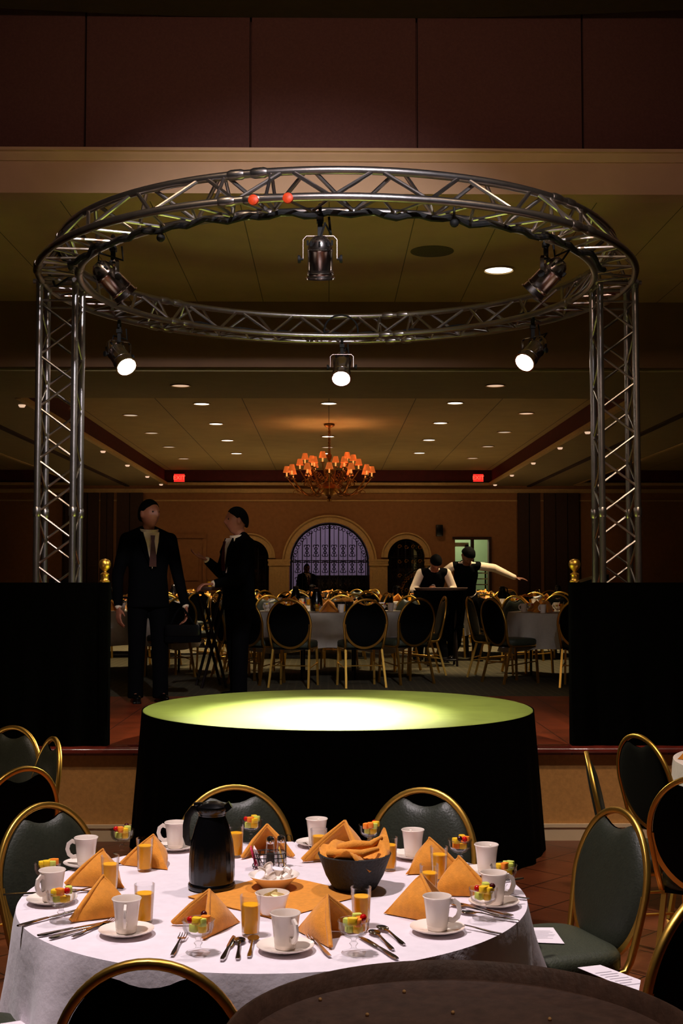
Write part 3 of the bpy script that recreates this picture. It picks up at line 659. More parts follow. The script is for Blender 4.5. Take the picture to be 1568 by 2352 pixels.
# speaker grille in the near ceiling
q = at_z(992, 577, Z_OPEN); t = thing('ceiling_speaker', 'round dark speaker grille in the ceiling inside the ring', 'speaker', q)
MB().lathe([(0, -.008), (.16, -.008), (.19, -.004), (.19, 0), (0, 0)], 32).build('grille', mat('speaker_grille', (96, 84, 58), .8, 0, noise=.2, nscale=90), t)
# ================================================================ EXIT SIGNS
M_EXIT = mat('exit_face', (200, 20, 14), .5, 0, noise=.02, emit=(1.0, .035, .025), estr=.85)
M_EXITL = mat('exit_letters', (255, 110, 60), .5, 0, noise=.02, emit=(1.0, .10, .05), estr=1.6)
for px0, px1, lb in ((399, 425, 'red lit exit sign on the burgundy cove, left'), (1085, 1110, 'red lit exit sign on the burgundy cove, right')):
    a, c = at_y(px0, 1098, BY-.3), at_y(px1, 1098, BY-.3); w = c.x-a.x; t = thing('exit_sign', lb, 'exit sign', ((a.x+c.x)/2, YB-.06, a.z))
    MB().rbox((0, 0, 0), (w, .05, w*.76), .12).build('housing', M_RUBBER, t); MB().box((0, -.028, 0), (w*.94, .006, w*.70)).build('face', M_EXIT, t)
    cu = bpy.data.curves.new('lettering', 'FONT'); cu.body = 'EXIT'; cu.size = w*.52; cu.align_x = 'CENTER'; cu.align_y = 'CENTER'; cu.extrude = .002; cu.materials.append(M_EXITL)
    o = bpy.data.objects.new('lettering_curve', cu); COL.objects.link(o); bpy.context.view_layer.update(); me = bpy.data.meshes.new_from_object(o); COL.objects.unlink(o); bpy.data.objects.remove(o)
    o = bpy.data.objects.new('lettering', me); COL.objects.link(o); o.parent = t; o.location = (0, -.034, 0); o.rotation_euler = (pi/2, 0, 0)
# ================================================================ IRON GATES in the arches
def spiral(cx, cz, r, a0, turns, sg, n=14): return [(cx+r*(1-.72*i/n)*cos(a0+sg*turns*2*pi*i/n), 0, cz+r*(1-.72*i/n)*sin(a0+sg*turns*2*pi*i/n)) for i in range(n+1)]
def gate(name, x0, x1, ztop, y, label, cols, rows, rz=0, loc=None, half=None):
    w = x1-x0; r = w/2; c = (x0+x1)/2; zs = ztop-r
    g = thing(name, label, 'gate', loc or (c, y, UF), rz); hs = zs-UF
    def topz(x): return hs+sqrt(max(0, r*r-x*x))
    fr = [(-r+.03, 0, 0.02)]+[((r-.03)*cos(pi-pi*i/24), 0, hs+(r-.03)*sin(pi-pi*i/24)) for i in range(25)]+[(r-.03, 0, .02)]
    MB().tube(fr, .022, 8).build('frame', M_IRON, g)
    bars = MB(); sc = MB(); cw = (w-.16)/cols
    for i in range(cols+1):
        x = -w/2+.08+cw*i; z1 = topz(x)-.2*abs(x)/r-.03
        bars.cyl((x, 0, .03), (x, 0, max(z1, .3)), .011 if i != cols//2 else .02, n=6)
    for z in (.05, hs*.42, hs*.5, hs, hs+.04): bars.cyl((-r+.04, 0, z), (r-.04, 0, z), .010, n=6)
    bars.build('bars', M_IRON, g)
    rh = cw*1.75
    for i in range(cols): x = -w/2+.08+cw*(i+.5); sc.cyl((x, 0, .03), (x, 0, max(.3, topz(x)-.25*abs(x)/r-.05)), .007, n=5)
    for i in range(cols):
        x = -w/2+.08+cw*(i+.5); z = .12
        while z+rh < topz(x)-.12:
            for sg in (-1, 1):
                sc.tube(spiral(x+sg*cw*.2, z+rh*.22, cw*.24, pi/2, .95, sg, 10), .0085, 4); sc.tube(spiral(x+sg*cw*.2, z+rh*.78, cw*.24, -pi/2, .95, -sg, 10), .0085, 4)
                sc.tube([(x+sg*cw*.2, 0, z+rh*.22+cw*.24), (x, 0, z+rh*.5), (x-sg*cw*.2, 0, z+rh*.78-cw*.24)], .0085, 4)
            z += rh*1.02
    n = 26
    for i in range(n):
        a = pi*(i+.5)/n; rr = r-.10; sc.tube(spiral(rr*cos(a), hs+rr*sin(a), .055, a, 1.1, 1 if i % 2 else -1, 10), .008, 4)
    sc.build('scrollwork', M_IRON, g, kind='stuff'); return g
gate('iron_gate', ARCH[0][0], ARCH[0][1], ARCH[0][2], BY+.1, 'black wrought iron scrollwork gate closing the tall centre arch', 8, 6)
gate('iron_gate', ARCH[2][0], ARCH[2][1], ARCH[2][2], BY+.14, 'black wrought iron gate inside the small right arch', 4, 6)
gate('iron_gate', ARCH[1][0], ARCH[1][1], ARCH[1][2], BY+.14, 'black wrought iron gate inside the small left arch behind the man', 4, 6)
t = thing('iron_gate_leaf', 'black iron gate leaf with glinting scrolls standing open before the right arch', 'gate', (bx(903), BY-1.2, UF), radians(12)); w = .62
zt = rel(1306, BY-1.2)-UF; b = MB().tube([(0, 0, .03)]+[(w-w*cos(pi/2*i/14), 0, zt-.62+.62*sin(pi/2*i/14)) for i in range(15)]+[(w, 0, .03), (0, 0, .03)], .016, 8)
b.build('frame', M_IRON, t); b = MB(); sc = MB()
for i in range(1, 5): b.cyl((w*i/5, 0, .03), (w*i/5, 0, zt-.62+.6*sin(math.acos(1-i/5))), .008, n=6)
b.cyl((0, 0, zt*.45), (w, 0, zt*.45), .01, n=6); b.build('bars', M_IRON, t)
for i in range(11): a = pi/2*i/11; sc.tube(spiral(w-(w-.09)*cos(a), zt-.62+.53*sin(a), .045, a, 1.1, 1, 12), .010, 5)
for i in range(4):
    for j in range(6): sc.tube(spiral(w*(i+.5)/4, .25+.32*j, .05, 0, 1.1, 1 if (i+j) % 2 else -1, 10), .008, 4)
sc.build('scrollwork', M_BRONZE, t, kind='stuff')
# small black wall speakers and service cart, anteroom piano
tag(MB().rbox((bx(1008), BY-.1, bz(1219)), (.16, .2, .26), .2).build('wall_speaker', M_BPLAST), 'small black speaker on the wall right of the right arch', 'speaker')
t = thing('sheet_pan_rack', 'black wheeled tray rack seen through the open doorway', 'rack', ((bx(1112)), BY+.9, UF)); b = MB()
w = .34
for sx in (-1, 1):
    for sy in (-1, 1): b.cyl((sx*w/2, sy*.25, .1), (sx*w/2, sy*.25, 1.42), .022, n=6)
b.box((0, 0, 1.42), (w+.04, .54, .04)); b.build('frame', M_IRON, t)
s0 = None
for k in range(9):
    if s0 is None: s0 = MB().box((0, 0, 0), (w, .5, .025)).build('shelf', M_STEEL, t, loc=(0, 0, .2))
    else: c = s0.copy(); COL.objects.link(c); c.location = (0, 0, .2+.135*k)
for sx in (-1, 1): MB().lathe([(0, -.02), (.05, -.02), (.05, .02), (0, .02)], 14, (sx*w/2, -.25, .05), Matrix.Rotation(pi/2, 3, 'Y')).build('caster', M_RUBBER, t)
t = thing('upright_piano', 'long black piano-like cabinet standing behind the centre gate', 'piano', (bx(775), BY+1.5, UF))
MB().rbox((0, 0, .92), (1.75, .55, .5), .12).box((0, -.1, 1.2), (1.6, .3, .06)).build('case', M_BPLAST, t); MB().box((0, -.33, .96), (1.5, .2, .06)).build('key_shelf', M_BPLAST, t)
for sx in (-1, 1): MB().rbox((sx*.8, -.2, .2), (.1, .12, .4), .4).rbox((sx*.8, -.1, .5), (.1, .1, .5), .4).build('leg', M_BPLAST, t)
# ================================================================ PROTOTYPES: chairs and tables
def chair_z(z): return -.185-.20*(z-.44)          # backrest plane leaning back
def make_chair():
    t = thing('banquet_chair', 'x', 'chair')
    half = []
    half.append((.195, .19, .415)); half.append((.2, .0, .405)); half.append((.202, -.12, .405)); half.append((.203, -.165, .415)); half.append((.204, chair_z(.45)+.002, .45))
    for z in (.5, .55, .6): half.append((.206+.026*((z-.45)/.21), chair_z(z), z))
    for i in range(0, 15):
        a = (pi/2)*i/14; x = .232*cos(a); z = .66+.26*sin(a); half.append((x, chair_z(z), z))
    pts = half+[(-x, y, z) for x, y, z in half[::-1][1:]]
    sec = [(-.0115, -.007), (-.008, -.0105), (.008, -.0105), (.0115, -.007), (.0115, .007), (.008, .0105), (-.008, .0105), (-.0115, .007)]
    MB().tube(pts, 1, sec=sec, up=(1, 0, 0)).build('back_frame', M_GOLD, t, ang=50)
    # oval pad with a hand-hold scooped out of the top
    N = 56; zc = .665
    def outline(k):
        a = 2*pi*k/N; x = .217*cos(a); z = zc+.243*sin(a)
        if sin(a) > 0 and abs(x) < .115: z = min(z, .858+.05*(abs(x)/.115)**2)
        return x, z
    def pad(sgn, th, m, nm):
        vs = []; fs = []; R = [0.02, .35, .65, .85, .95, 1.0]
        for r in R:
            for k in range(N):
                x, z = outline(k); z = zc+(z-zc)*r; x = x*r
                d = th*(1-r**4)**.6 if r < 1 else 0
                vs.append((x, chair_z(z)+sgn*(d+.004), z))
        for j in range(len(R)-1):
            for k in range(N):
                q = (j*N+k, j*N+(k+1) % N, (j+1)*N+(k+1) % N, (j+1)*N+k); fs.append(q if sgn < 0 else q[::-1])
        fs.append(tuple(range(N)) if sgn > 0 else tuple(range(N))[::-1])
        MB().add(vs, fs).build(nm, m, t, ang=70)
    pad(1, .030, M_PAD, 'back_pad'); pad(-1, .018, M_PADBK, 'back_cover')
    lo = []
    for i in range(25):
        a = pi+pi*i/24; x = .222*cos(a); z = zc+.25*sin(a); lo.append((x, chair_z(z), z))
    MB().tube(lo, 1, sec=[(-.007, -.012), (.007, -.012), (.007, .012), (-.007, .012)], up=(0, 1, 0)).build('pad_rim', M_GOLD, t)
    # crowned seat
    vs = []; fs = []; n = 36; lv = [(.415, .97), (.425, 1), (.465, 1), (.482, .95), (.490, .8), (.494, .45), (.495, .05)]
    for z, k in lv:
        for i in range(n):
            a = 2*pi*i/n; e = .45; c, s_ = cos(a), sin(a)
            vs.append((.222*k*math.copysign(abs(c)**e, c), .022+.205*k*math.copysign(abs(s_)**e, s_), z))
    for j in range(len(lv)-1):
        for i in range(n): fs.append((j*n+i, j*n+(i+1) % n, (j+1)*n+(i+1) % n, (j+1)*n+i))
    fs.append(tuple(range(n))[::-1]); fs.append(tuple(range((len(lv)-1)*n, len(lv)*n)))
    MB().add(vs, fs).build('seat', M_SEATB, t, ang=60)
    MB().box((0, .02, .404), (.38, .36, .018)).build('seat_frame', M_PADBK, t)
    s4 = [(-.011, -.011), (.011, -.011), (.011, .011), (-.011, .011)]
    for sx in (-1, 1):
        MB().tube([(sx*.195, .185, .41), (sx*.205, .205, 0)], 1, sec=s4, up=(0, 1, 0)).build('leg', M_GOLD, t)
        MB().tube([(sx*.195, -.14, .41), (sx*.215, -.25, 0)], 1, sec=s4, up=(0, 1, 0)).build('leg', M_GOLD, t)
        MB().cyl((sx*.199, .195, .24), (sx*.205, -.19, .2), .007, n=6).build('stretcher', M_GOLD, t)
    MB().cyl((-.2, -.185, .23), (.2, -.185, .23), .007, n=6).build('stretcher', M_GOLD, t)
    return t
PCH = Proto(make_chair)
def chair_apex(px, py, floor, target, label, group=None, dist=None):   # chair whose hoop top stands at that spot
    ap = at_z(px, py, floor+.92) if dist is None else at_y(px, py, dist)
    rz = face_to(ap.x, ap.y, *target); d = Vector((-sin(rz), cos(rz), 0)); loc = Vector((ap.x, ap.y, floor))+d*.28; loc.z = floor
    return PCH(loc, rz, label, group)
def table_legs(r):
    def f():
        t = thing('round_table', 'x', 'table')
        MB().lathe([(0, .715), (r-.01, .715), (r, .722), (r, .74), (r-.006, .747), (0, .747)], 64).build('tabletop', M_DWOOD, t)
        l0 = None
        for sx in (-1, 1):
            for sy in (-1, 1):
                MB().tube([(sx*.3, sy*.55*r/.8, .715), (sx*.3, sy*.6*r/.8, .4), (sx*.3, sy*.6*r/.8, 0)], .014, 8).build('leg', M_IRON, t)
        return t
    return f
def cloth(R, drop, seed, n=180, K=14, amp=.05, low=.0):
    rnd = random.Random(seed); ph = [rnd.uniform(0, 6.28) for _ in range(6)]; vs = []; fs = []
    rings = [0.01, .3, .6, .85, .97]
    for q in rings:
        for i in range(n):
            a = 2*pi*i/n; vs.append((R*q*cos(a), R*q*sin(a), .7505+.0008*sin(9*a+q*20)))
    for k in range(K+1):
        t = k/K; ed = min(1, t*9); z = .7505-.006*(1-cos(ed*pi/2)) if t < .01 else .7505-drop*t
        for i in range(n):
            a = 2*pi*i/n
            f = .55*sin(8*a+ph[0])+.35*sin(13*a+ph[1])+.3*sin(5*a+ph[2])+.2*sin(21*a+ph[3])
            fold = max(-.35, f); r = R+.006*min(1, t*12)+t*(.03+amp*fold)*(.4+.6*t)*1.5
            vs.append((r*cos(a), r*sin(a), z-(drop*.10*t*sin(4*a+ph[4]) if t > .5 else 0)*2*(t-.5)))
    L = len(rings)+K+1
    for j in range(L-1):
        for i in range(n): fs.append((j*n+i, (j+1)*n+i, (j+1)*n+(i+1) % n, j*n+(i+1) % n))
    fs.append(tuple(range(n)))
    return MB().add(vs, fs)
# ---------------------------------------------------------------- tableware
def make_mug():
    t = thing('coffee_mug', 'x', 'mug')
    MB().lathe([(0, 0), (.026, 0), (.029, .004), (.032, .03), (.035, .06), (.039, .088), (.0425, .094), (.041, .096), (.0385, .092), (.034, .06), (.030, .012), (0, .010)], 32).build('cup', M_CHINA, t)
    pts = [(.034, 0, .078), (.048, 0, .083), (.060, 0, .074), (.064, 0, .056), (.058, 0, .038), (.046, 0, .028), (.032, 0, .030)]
    MB().tube(pts, 1, sec=[(-.0035, -.007), (.0035, -.007), (.0045, 0), (.0035, .007), (-.0035, .007), (-.0045, 0)], up=(0, 1, 0)).build('handle', M_CHINA, t); return t
def make_saucer():
    return MB().lathe([(0, .0), (.04, 0), (.042, .003), (.06, .006), (.078, .014), (.0785, .0165), (.06, .010), (.042, .0075), (.036, .005), (0, .005)], 40).build('saucer', M_CHINA)
def make_glass():
    t = thing('juice_glass', 'x', 'glass')
    MB().lathe([(0, 0), (.0235, 0), (.025, .004), (.0275, .06), (.0305, .110), (.0300, .1112), (.0290, .110), (.0262, .06), (.0238, .008), (0, .007)], 28).build('tumbler', M_GLASS, t)
    MB().lathe([(0, .0075), (.0234, .0085), (.0258, .06), (.0272, .084), (.026, .0855), (0, .0855)], 24).build('juice', M_JUICE, t); return t
def make_coupe():
    t = thing('dessert_glass', 'x', 'dessert glass')
    fl = lambda a, z: 1+.035*sin(8*a)*(1 if z > .05 else .3)
    MB().lathe([(0, 0), (.032, 0), (.034, .003), (.02, .008), (.008, .013), (.0065, .02), (.012, .027), (.0065, .033), (.008, .04), (.022, .045), (.036, .055), (.041, .068), (.041, .082), (.044, .088), (.0425, .089), (.039, .083), (.038, .068), (.033, .057), (.02, .049), (0, .046)], 40, f=fl).build('bowl', M_GLASS, t); return t
def make_nap(seed=0):
    # pyramid fold: two doubled wings meeting in a ridge that drops to the back
    b = MB()
    def wing(sg, k, dx):
        A = Vector((0, -.005*(1-k)*6, .118*k)); Sp = Vector((0, .105*k, 0)); Lp = Vector((sg*.098*k, -.075*k, 0)); n = 8; vs = []; fs = []; idx = {}
        for i in range(n+1):
            for j in range(n+1-i):
                u = i/n; v = j/n; w = 1-u-v; p = A*w+Sp*u+Lp*v
                bul = 27*u*v*w*.019+4*v*w*.004; nrm = Vector((sg*.8, .35, .5)).normalized(); p = p+nrm*bul
                if w > .85: p.z -= (w-.85)*.03
                idx[i, j] = len(vs); vs.append(p)
        m = len(vs); vs += [v-Vector((sg*.0035, 0, .003)) for v in vs]
        for v in vs: v.z = max(v.z, .001)
        for i in range(n):
            for j in range(n-i):
                q = (idx[i, j], idx[i+1, j], idx[i, j+1]); q = q if sg < 0 else q[::-1]; fs.append(q); fs.append(tuple(x+m for x in q[::-1]))
                if j < n-i-1:
                    q = (idx[i+1, j], idx[i+1, j+1], idx[i, j+1]); q = q if sg < 0 else q[::-1]; fs.append(q); fs.append(tuple(x+m for x in q[::-1]))
        e = [idx[0, j] for j in range(n+1)]
        for p, q in zip(e[:-1], e[1:]): fs.append((p, q, q+m, p+m) if sg > 0 else (q, p, p+m, q+m))
        b.add(vs, fs)
        b.tube([A-Vector((0, .002, .004)), (A+Lp)/2+Vector((sg*.004, 0, .002)), Lp+Vector((0, 0, .006))], [.004, .0075, .007], 8)
    for sg in (-1, 1): wing(sg, 1.0, 0); wing(sg, .93, 0)
    return b.build('folded_napkin', M_NAP, ang=50)
def make_spoon():
    b = MB(); n = 14; vs = []; fs = []
    for j in range(7):
        t = j/6; r = t; 
        for i in range(n):
            a = 2*pi*i/n; x = .0165*r*cos(a); y = .026*r*sin(a)*(1.0 if sin(a) > 0 else 1.15); vs.append((x, y+.078, .004-.005*(1-r*r)+.003))
    for j in range(6):
        for i in range(n): fs.append((j*n+i, j*n+(i+1) % n, (j+1)*n+(i+1) % n, (j+1)*n+i))
    m = len(vs); vs += [(x, y, z-.0012) for x, y, z in vs]; fs += [tuple(k+m for k in f[::-1]) for f in fs]
    b.add(vs, fs); sec = [(-.6, -.25), (.6, -.25), (.6, .25), (-.6, .25)]
    P = [(0, .054, .007), (0, .03, .009), (0, -.02, .006), (0, -.07, .003), (0, -.088, .003)]; W = [.004, .0035, .004, .0075, .005]
    vs = []; fs = []
    for (x, y, z), w in zip(P, W): vs += [(-w, y, z), (w, y, z), (w*.7, y, z+.0022), (-w*.7, y, z+.0022)]
    for j in range(4):
        for k in range(4): fs.append((j*4+k, j*4+(k+1) % 4, (j+1)*4+(k+1) % 4, (j+1)*4+k))
    fs += [(0, 1, 2, 3)[::-1], (16, 17, 18, 19)]; b.add(vs, fs); return b.build('teaspoon', M_STEEL)
def strip(b, P, W, th=.002):
    vs = []; fs = []; L = len(P)
    for (x, y, z), w in zip(P, W): vs += [(x-w, y, z), (x+w, y, z), (x+w*.8, y, z+th), (x-w*.8, y, z+th)]
    for j in range(L-1):
        for k in range(4): fs.append((j*4+k, j*4+(k+1) % 4, (j+1)*4+(k+1) % 4, (j+1)*4+k))
    fs += [(3, 2, 1, 0), tuple(range(4*L-4, 4*L))]; b.add(vs, fs)
def make_fork():
    b = MB(); strip(b, [(0, .04, .008), (0, 0, .007), (0, -.06, .003), (0, -.095, .003)], [.003, .0035, .007, .005])
    strip(b, [(0, .04, .008), (0, .052, .006), (0, .062, .005)], [.004, .011, .0125])
    for k in range(4): strip(b, [(-.0105+.007*k, .06, .005), (-.0105+.007*k, .08, .004), (-.0105+.007*k, .1, .008)], [.0019, .0018, .001])
    return b.build('dinner_fork', M_STEEL)
def make_knife():
    b = MB(); strip(b, [(0, -.11, .002), (0, -.09, .002), (0, -.03, .003), (0, .0, .003)], [.005, .0085, .0055, .0045], .004)
    strip(b, [(0, 0, .0035), (.001, .02, .0035), (.001, .08, .0035), (-.002, .105, .0035), (-.005, .115, .0035)], [.006, .009, .0095, .006, .001], .0012)
    return b.build('dinner_knife', M_STEEL)
PMUG, PGL, PCO = Proto(make_mug), Proto(make_glass), Proto(make_coupe)
class ProtoS:     # single-mesh things
    def __init__(s, fn, cat): s.fn = fn; s.o = None; s.cat = cat
    def __call__(s, loc, rz, label, group=None, scale=1):
        if s.o is None: o = s.o = s.fn()
        else: o = s.o.copy(); COL.objects.link(o)
        o.location = loc; o.rotation_euler = (0, 0, rz); o.scale = (scale,)*3 if not isinstance(scale, tuple) else scale; tag(o, label, s.cat)
        if group: o['group'] = group
        elif 'group' in o: del o['group']
        return o
PSAU = ProtoS(make_saucer, 'saucer'); PNAP = ProtoS(make_nap, 'napkin'); PSP = ProtoS(make_spoon, 'spoon'); PFK = ProtoS(make_fork, 'fork'); PKN = ProtoS(make_knife, 'knife')
def rough_ball(r, seed, k=.1, flat=1):
    def f():
        rnd = random.Random(seed); b = MB().ball((0, 0, 0), r, 14); b.v = [tuple(Vector(v)*(1+k*sin(v[0]*300+seed)*cos(v[2]*260+seed))) for v in b.v]; return b
    return f
def fruit(name, cat, rgb, build, **kw):
    m = mat(name+'_flesh', rgb, kw.get('rough', .3), 0, noise=.1, nscale=90)
    return ProtoS(lambda: build().build(name, m, ang=60), cat)
P_MEL = fruit('honeydew_chunk', 'melon', (206, 214, 96), lambda: MB().rbox((0, 0, 0), (.026, .02, .02), .55))
P_PIN = fruit('pineapple_chunk', 'pineapple', (250, 200, 42), lambda: MB().rbox((0, 0, 0), (.028, .022, .018), .6))
P_CAN = fruit('cantaloupe_chunk', 'melon', (250, 140, 44), lambda: MB().rbox((0, 0, 0), (.027, .02, .019), .55))
P_CHE = fruit('maraschino_cherry', 'cherry', (190, 16, 14), rough_ball(.0095, 3, .03), rough=.12)
P_GRA = fruit('dark_grape', 'grape', (60, 14, 18), rough_ball(.009, 5, .03), rough=.15)
# ================================================================ FRONT BANQUET TABLE
TZ = .762; TC = (-.172, 4.03); TR = .80
PT = Proto(table_legs(.79)); PT((TC[0], TC[1], 0), 0, 'round banquet table under the long white cloth in the foreground')
o = cloth(TR, .52, 4, n=300, K=16, amp=.10).build('tablecloth', M_CLOTH, loc=(TC[0], TC[1], .004)); tag(o, 'white tablecloth draped over the big foreground breakfast table', 'tablecloth')
TZ = .756
# crossed gold centre cloths
q = at_z(640, 2062, TZ); e = .225; cc = (q.x, q.y)
for k, (sz, rz, cx, cy, lb) in enumerate(((.40, pi/4+.05, at_z(636, 2058, TZ).x, at_z(636, 2058, TZ).y, 'gold square centre cloth lying flat under the carafe and basket'),)):
    n = 10; vs = [(-sz/2+sz*i/n, -sz/2+sz*j/n, .001+.0012*sin(i*1.3)*cos(j*1.1)) for j in range(n+1) for i in range(n+1)]
    m = len(vs); vs += [(x, y, z+.0018) for x, y, z in vs]; fs = []
    for j in range(n):
        for i in range(n): a = j*(n+1)+i; fs.append((a+m, a+1+m, a+n+2+m, a+n+1+m)); fs.append((a, a+n+1, a+n+2, a+1))
    o = MB().add(vs, fs).build('centre_cloth', M_NAP, loc=(cx, cy, TZ)); o.rotation_euler = (0, 0, rz); tag(o, lb, 'cloth')
def P(px, py): return at_z(px, py, TZ)
MUGS = [(655, 2183, -60, 'beside the fork, nearest the camera'), (290, 2146, -85, 'at the near left, handle towards the camera'), (1004, 2140, -8, 'at the near right, handle pointing right'),
        (1134, 2080, 12, 'at the right edge, in front of another mug'), (1117, 2008, 60, 'at the far right edge, behind another mug'), (948, 1970, 100, 'in front of the right rear chair'),
        (727, 1942, 80, 'at the far middle, right behind a juice glass'), (403, 1951, 180, 'at the far left, partly behind the black carafe'), (197, 1990, 186, 'at the left rear, handle pointing left'),
        (119, 2073, 238, 'at the left edge, behind a fruit dessert glass')]
for px, py, hz, wh in MUGS:
    q = P(px, py); PSAU((q.x, q.y, TZ+.0008), 0, 'white saucer under the mug '+wh); PMUG((q.x, q.y, TZ+.0062), radians(hz), 'white china coffee mug '+wh)
GLS = [(332, 2000, 'in front of the far left folded napkin'), (252, 2046, 'between the two left folded napkins'), (331, 2119, 'beside the near left coffee mug'), (575, 2148, 'just left of the nearest coffee mug'),
       (541, 1968, 'half hidden behind the black carafe'), (732, 1976, 'left behind the bread basket'), (893, 1998, 'right behind the bread basket'), (1008, 2022, 'among the right rear napkins, farther one'), (985, 2068, 'among the right napkins, nearer one'), (829, 2127, 'standing just before the bread basket')]
for i, (px, py, wh) in enumerate(GLS): q = P(px, py); PGL((q.x, q.y, TZ+.001), i*.7, 'glass of orange juice '+wh)
CUP = [(109, 2046, 'at the far left edge', 'ppmcp'), (140, 2117, 'before the left edge mug', 'pcCmg'), (280, 1961, 'at the left rear edge', 'Ccpmpg'), (455, 2190, 'at the near edge, before the folded napkin', 'CpmcPg'),
       (577, 1936, 'at the far edge, behind the carafe', 'CcpmmP'), (850, 1950, 'at the far edge, behind the basket', 'ccmpC'), (1056, 1987, 'at the right rear edge', 'pgCccp'), (1157, 2052, 'at the far right edge', 'pcmmm'),
       (1110, 2111, 'at the right, by the shiny cutlery', 'CpPgpm'), (812, 2191, 'near edge, right of the nearest mug', 'mPcCcm')]
KN = {'m': (P_MEL, 'pale green melon chunk'), 'p': (P_PIN, 'yellow pineapple chunk'), 'P': (P_PIN, 'yellow pineapple chunk'), 'c': (P_CAN, 'orange cantaloupe chunk'), 'C': (P_CHE, 'red cherry'), 'g': (P_GRA, 'dark grape')}
rnd = random.Random(3)
for px, py, wh, fr in CUP:
    q = P(px, py); PCO((q.x, q.y, TZ+.001), rnd.random(), 'footed fruit dessert glass '+wh)
    n = len(fr); base = 'mp' if 'm' in fr else 'cp'
    for k, c in enumerate(base+fr):
        pr_, lb = KN[c]
        if k < 2: off = ((-.012, .012)[k], (.004, -.004)[k], .067)
        else:
            a = -2.4+(k-2)*4.2/n; rr = .021 if c not in 'Cg' else .027; off = (rr*cos(a), rr*sin(a), .088+.004*(k % 2)+(.006 if c in 'Cg' else 0))
        same = (base+fr).upper().count(c.upper()) > 1 if c not in 'CcPp' else (base+fr).count('c' if c == 'c' else c) > 1 or c in 'pP'
        w2 = wh.replace('the ', '')
        pr_((q.x+off[0], q.y+off[1], TZ+off[2]), rnd.random()*3, lb+' in glass '+w2, ('fruit in dessert glass '+w2) if c not in 'Cg' else None)
NAPS = [(352, 1987, -10, .92, 'at the left rear, behind a juice glass'), (236, 2030, -25, .98, 'at the left, behind another napkin'), (238, 2100, -28, 1.0, 'at the near left, behind a coffee mug'), (482, 2132, -32, .96, 'nearest the camera, behind a dessert glass'),
        (613, 1962, 180, .95, 'at the far middle, behind the salt shakers'), (750, 2150, 38, 1.0, 'by the nearest mug, on its right'), (985, 2000, 5, .98, 'at right rear, highest of the right group'), (1052, 2050, 20, 1.0, 'at the right, behind the right edge mug'), (965, 2102, 22, 1.05, 'at the near right, left of a mug'), (793, 1978, 176, 1.25, 'standing right behind the bread basket')]
for i, (px, py, da_, sc, wh) in enumerate(NAPS):
    q = P(px, py); PNAP((q.x, q.y, TZ+.001), face_to(q.x, q.y, *TC)+radians(da_), 'gold cloth napkin folded into a pyramid '+wh, None, sc)
CUT = [(PFK, 392, 2203, 424, 2148, 'dinner fork at the near edge, left of dessert glass'), (PKN, 508, 2212, 540, 2152, 'dinner knife at the near edge, left of two teaspoons'), (PSP, 545, 2212, 551, 2158, 'left one of two teaspoons left of the nearest mug'), (PSP, 571, 2205, 583, 2155, 'right one of two teaspoons left of the nearest mug'),
       (PFK, 770, 2212, 700, 2145, 'dinner fork leaning on the nearest saucer'), (PSP, 905, 2187, 855, 2143, 'teaspoon beside the near right dessert glass'), (PSP, 932, 2176, 872, 2132, 'outermost teaspoon lying right of the near right dessert glass'), (PKN, 905, 2202, 835, 2160, 'dinner knife under the teaspoons at near right'),
       (PKN, 122, 2146, 214, 2128, 'upper knife of the near left cutlery'), (PKN, 137, 2153, 236, 2127, 'lower knife of the near left cutlery'), (PFK, 176, 2152, 250, 2122, 'dinner fork touching the near left saucer'), (PKN, 88, 2118, 132, 2106, 'knife lying before the left edge mug'),
       (PKN, 66, 2056, 112, 2054, 'knife at the extreme left edge of the table'), (PKN, 150, 2048, 222, 2050, 'knife in front of the left rear napkin'), (PSP, 160, 2056, 212, 2046, 'teaspoon in front of the left rear napkin'), (PKN, 268, 1988, 322, 1984, 'knife beside the left rear dessert glass'),
       (PFK, 1120, 2143, 1048, 2129, 'fork right of the near right saucer'), (PSP, 1160, 2114, 1096, 2104, 'teaspoon among the shiny right cutlery, outermost'), (PKN, 1160, 2103, 1060, 2080, 'knife among the shiny right cutlery'), (PSP, 1120, 2100, 1070, 2088, 'teaspoon left among the shiny right cutlery'), (PSP, 1176, 2064, 1128, 2060, 'teaspoon by the right edge saucer'), (PKN, 1160, 2026, 1118, 2032, 'knife behind the right edge mugs'), (PFK, 725, 1960, 690, 1935, 'fork behind the salt shakers, far edge')]
for pr_, x0, y0, x1, y1, lb in CUT:
    a = P(x0, y0); c = P(x1, y1); m_ = (a+c)/2; pr_((m_.x, m_.y, TZ+.0015), atan2(-(c.x-a.x), c.y-a.y), lb)
# ---- carafe
q = P(486, 2040); t = thing('coffee_carafe', 'tall black insulated coffee carafe on the gold centre cloth', 'carafe', (q.x, q.y, TZ+.003))
fl = lambda a, z: 1+.010*cos(24*a)*(1 if .02 < z < .17 else 0)
MB().lathe([(0, 0), (.074, 0), (.077, .004), (.077, .014), (.072, .02), (.074, .04), (.0735, .10), (.068, .15), (.056, .195), (.046, .222), (.043, .232), (.045, .236), (.03, .238), (0, .238)], 96, f=fl).build('body', M_BPLAST, t)
MB().lathe([(.041, .232), (.046, .240), (.052, .252), (.050, .262), (.036, .270), (.014, .276), (0, .277)], 40).build('lid', M_BPLAST, t)
b = MB(); vs = []
for x, z, w in ((.02, .236, .02), (.05, .246, .02), (.066, .258, .012)): vs += [(x, -w, z), (x, w, z), (x-.012, w, z+.018), (x-.012, -w, z+.018)]
b.add(vs, [(j*4+k, j*4+(k+1) % 4, (j+1)*4+(k+1) % 4, (j+1)*4+k) for j in range(2) for k in range(4)]+[(3, 2, 1, 0), (8, 9, 10, 11)]); b.build('spout', M_BPLAST, t)
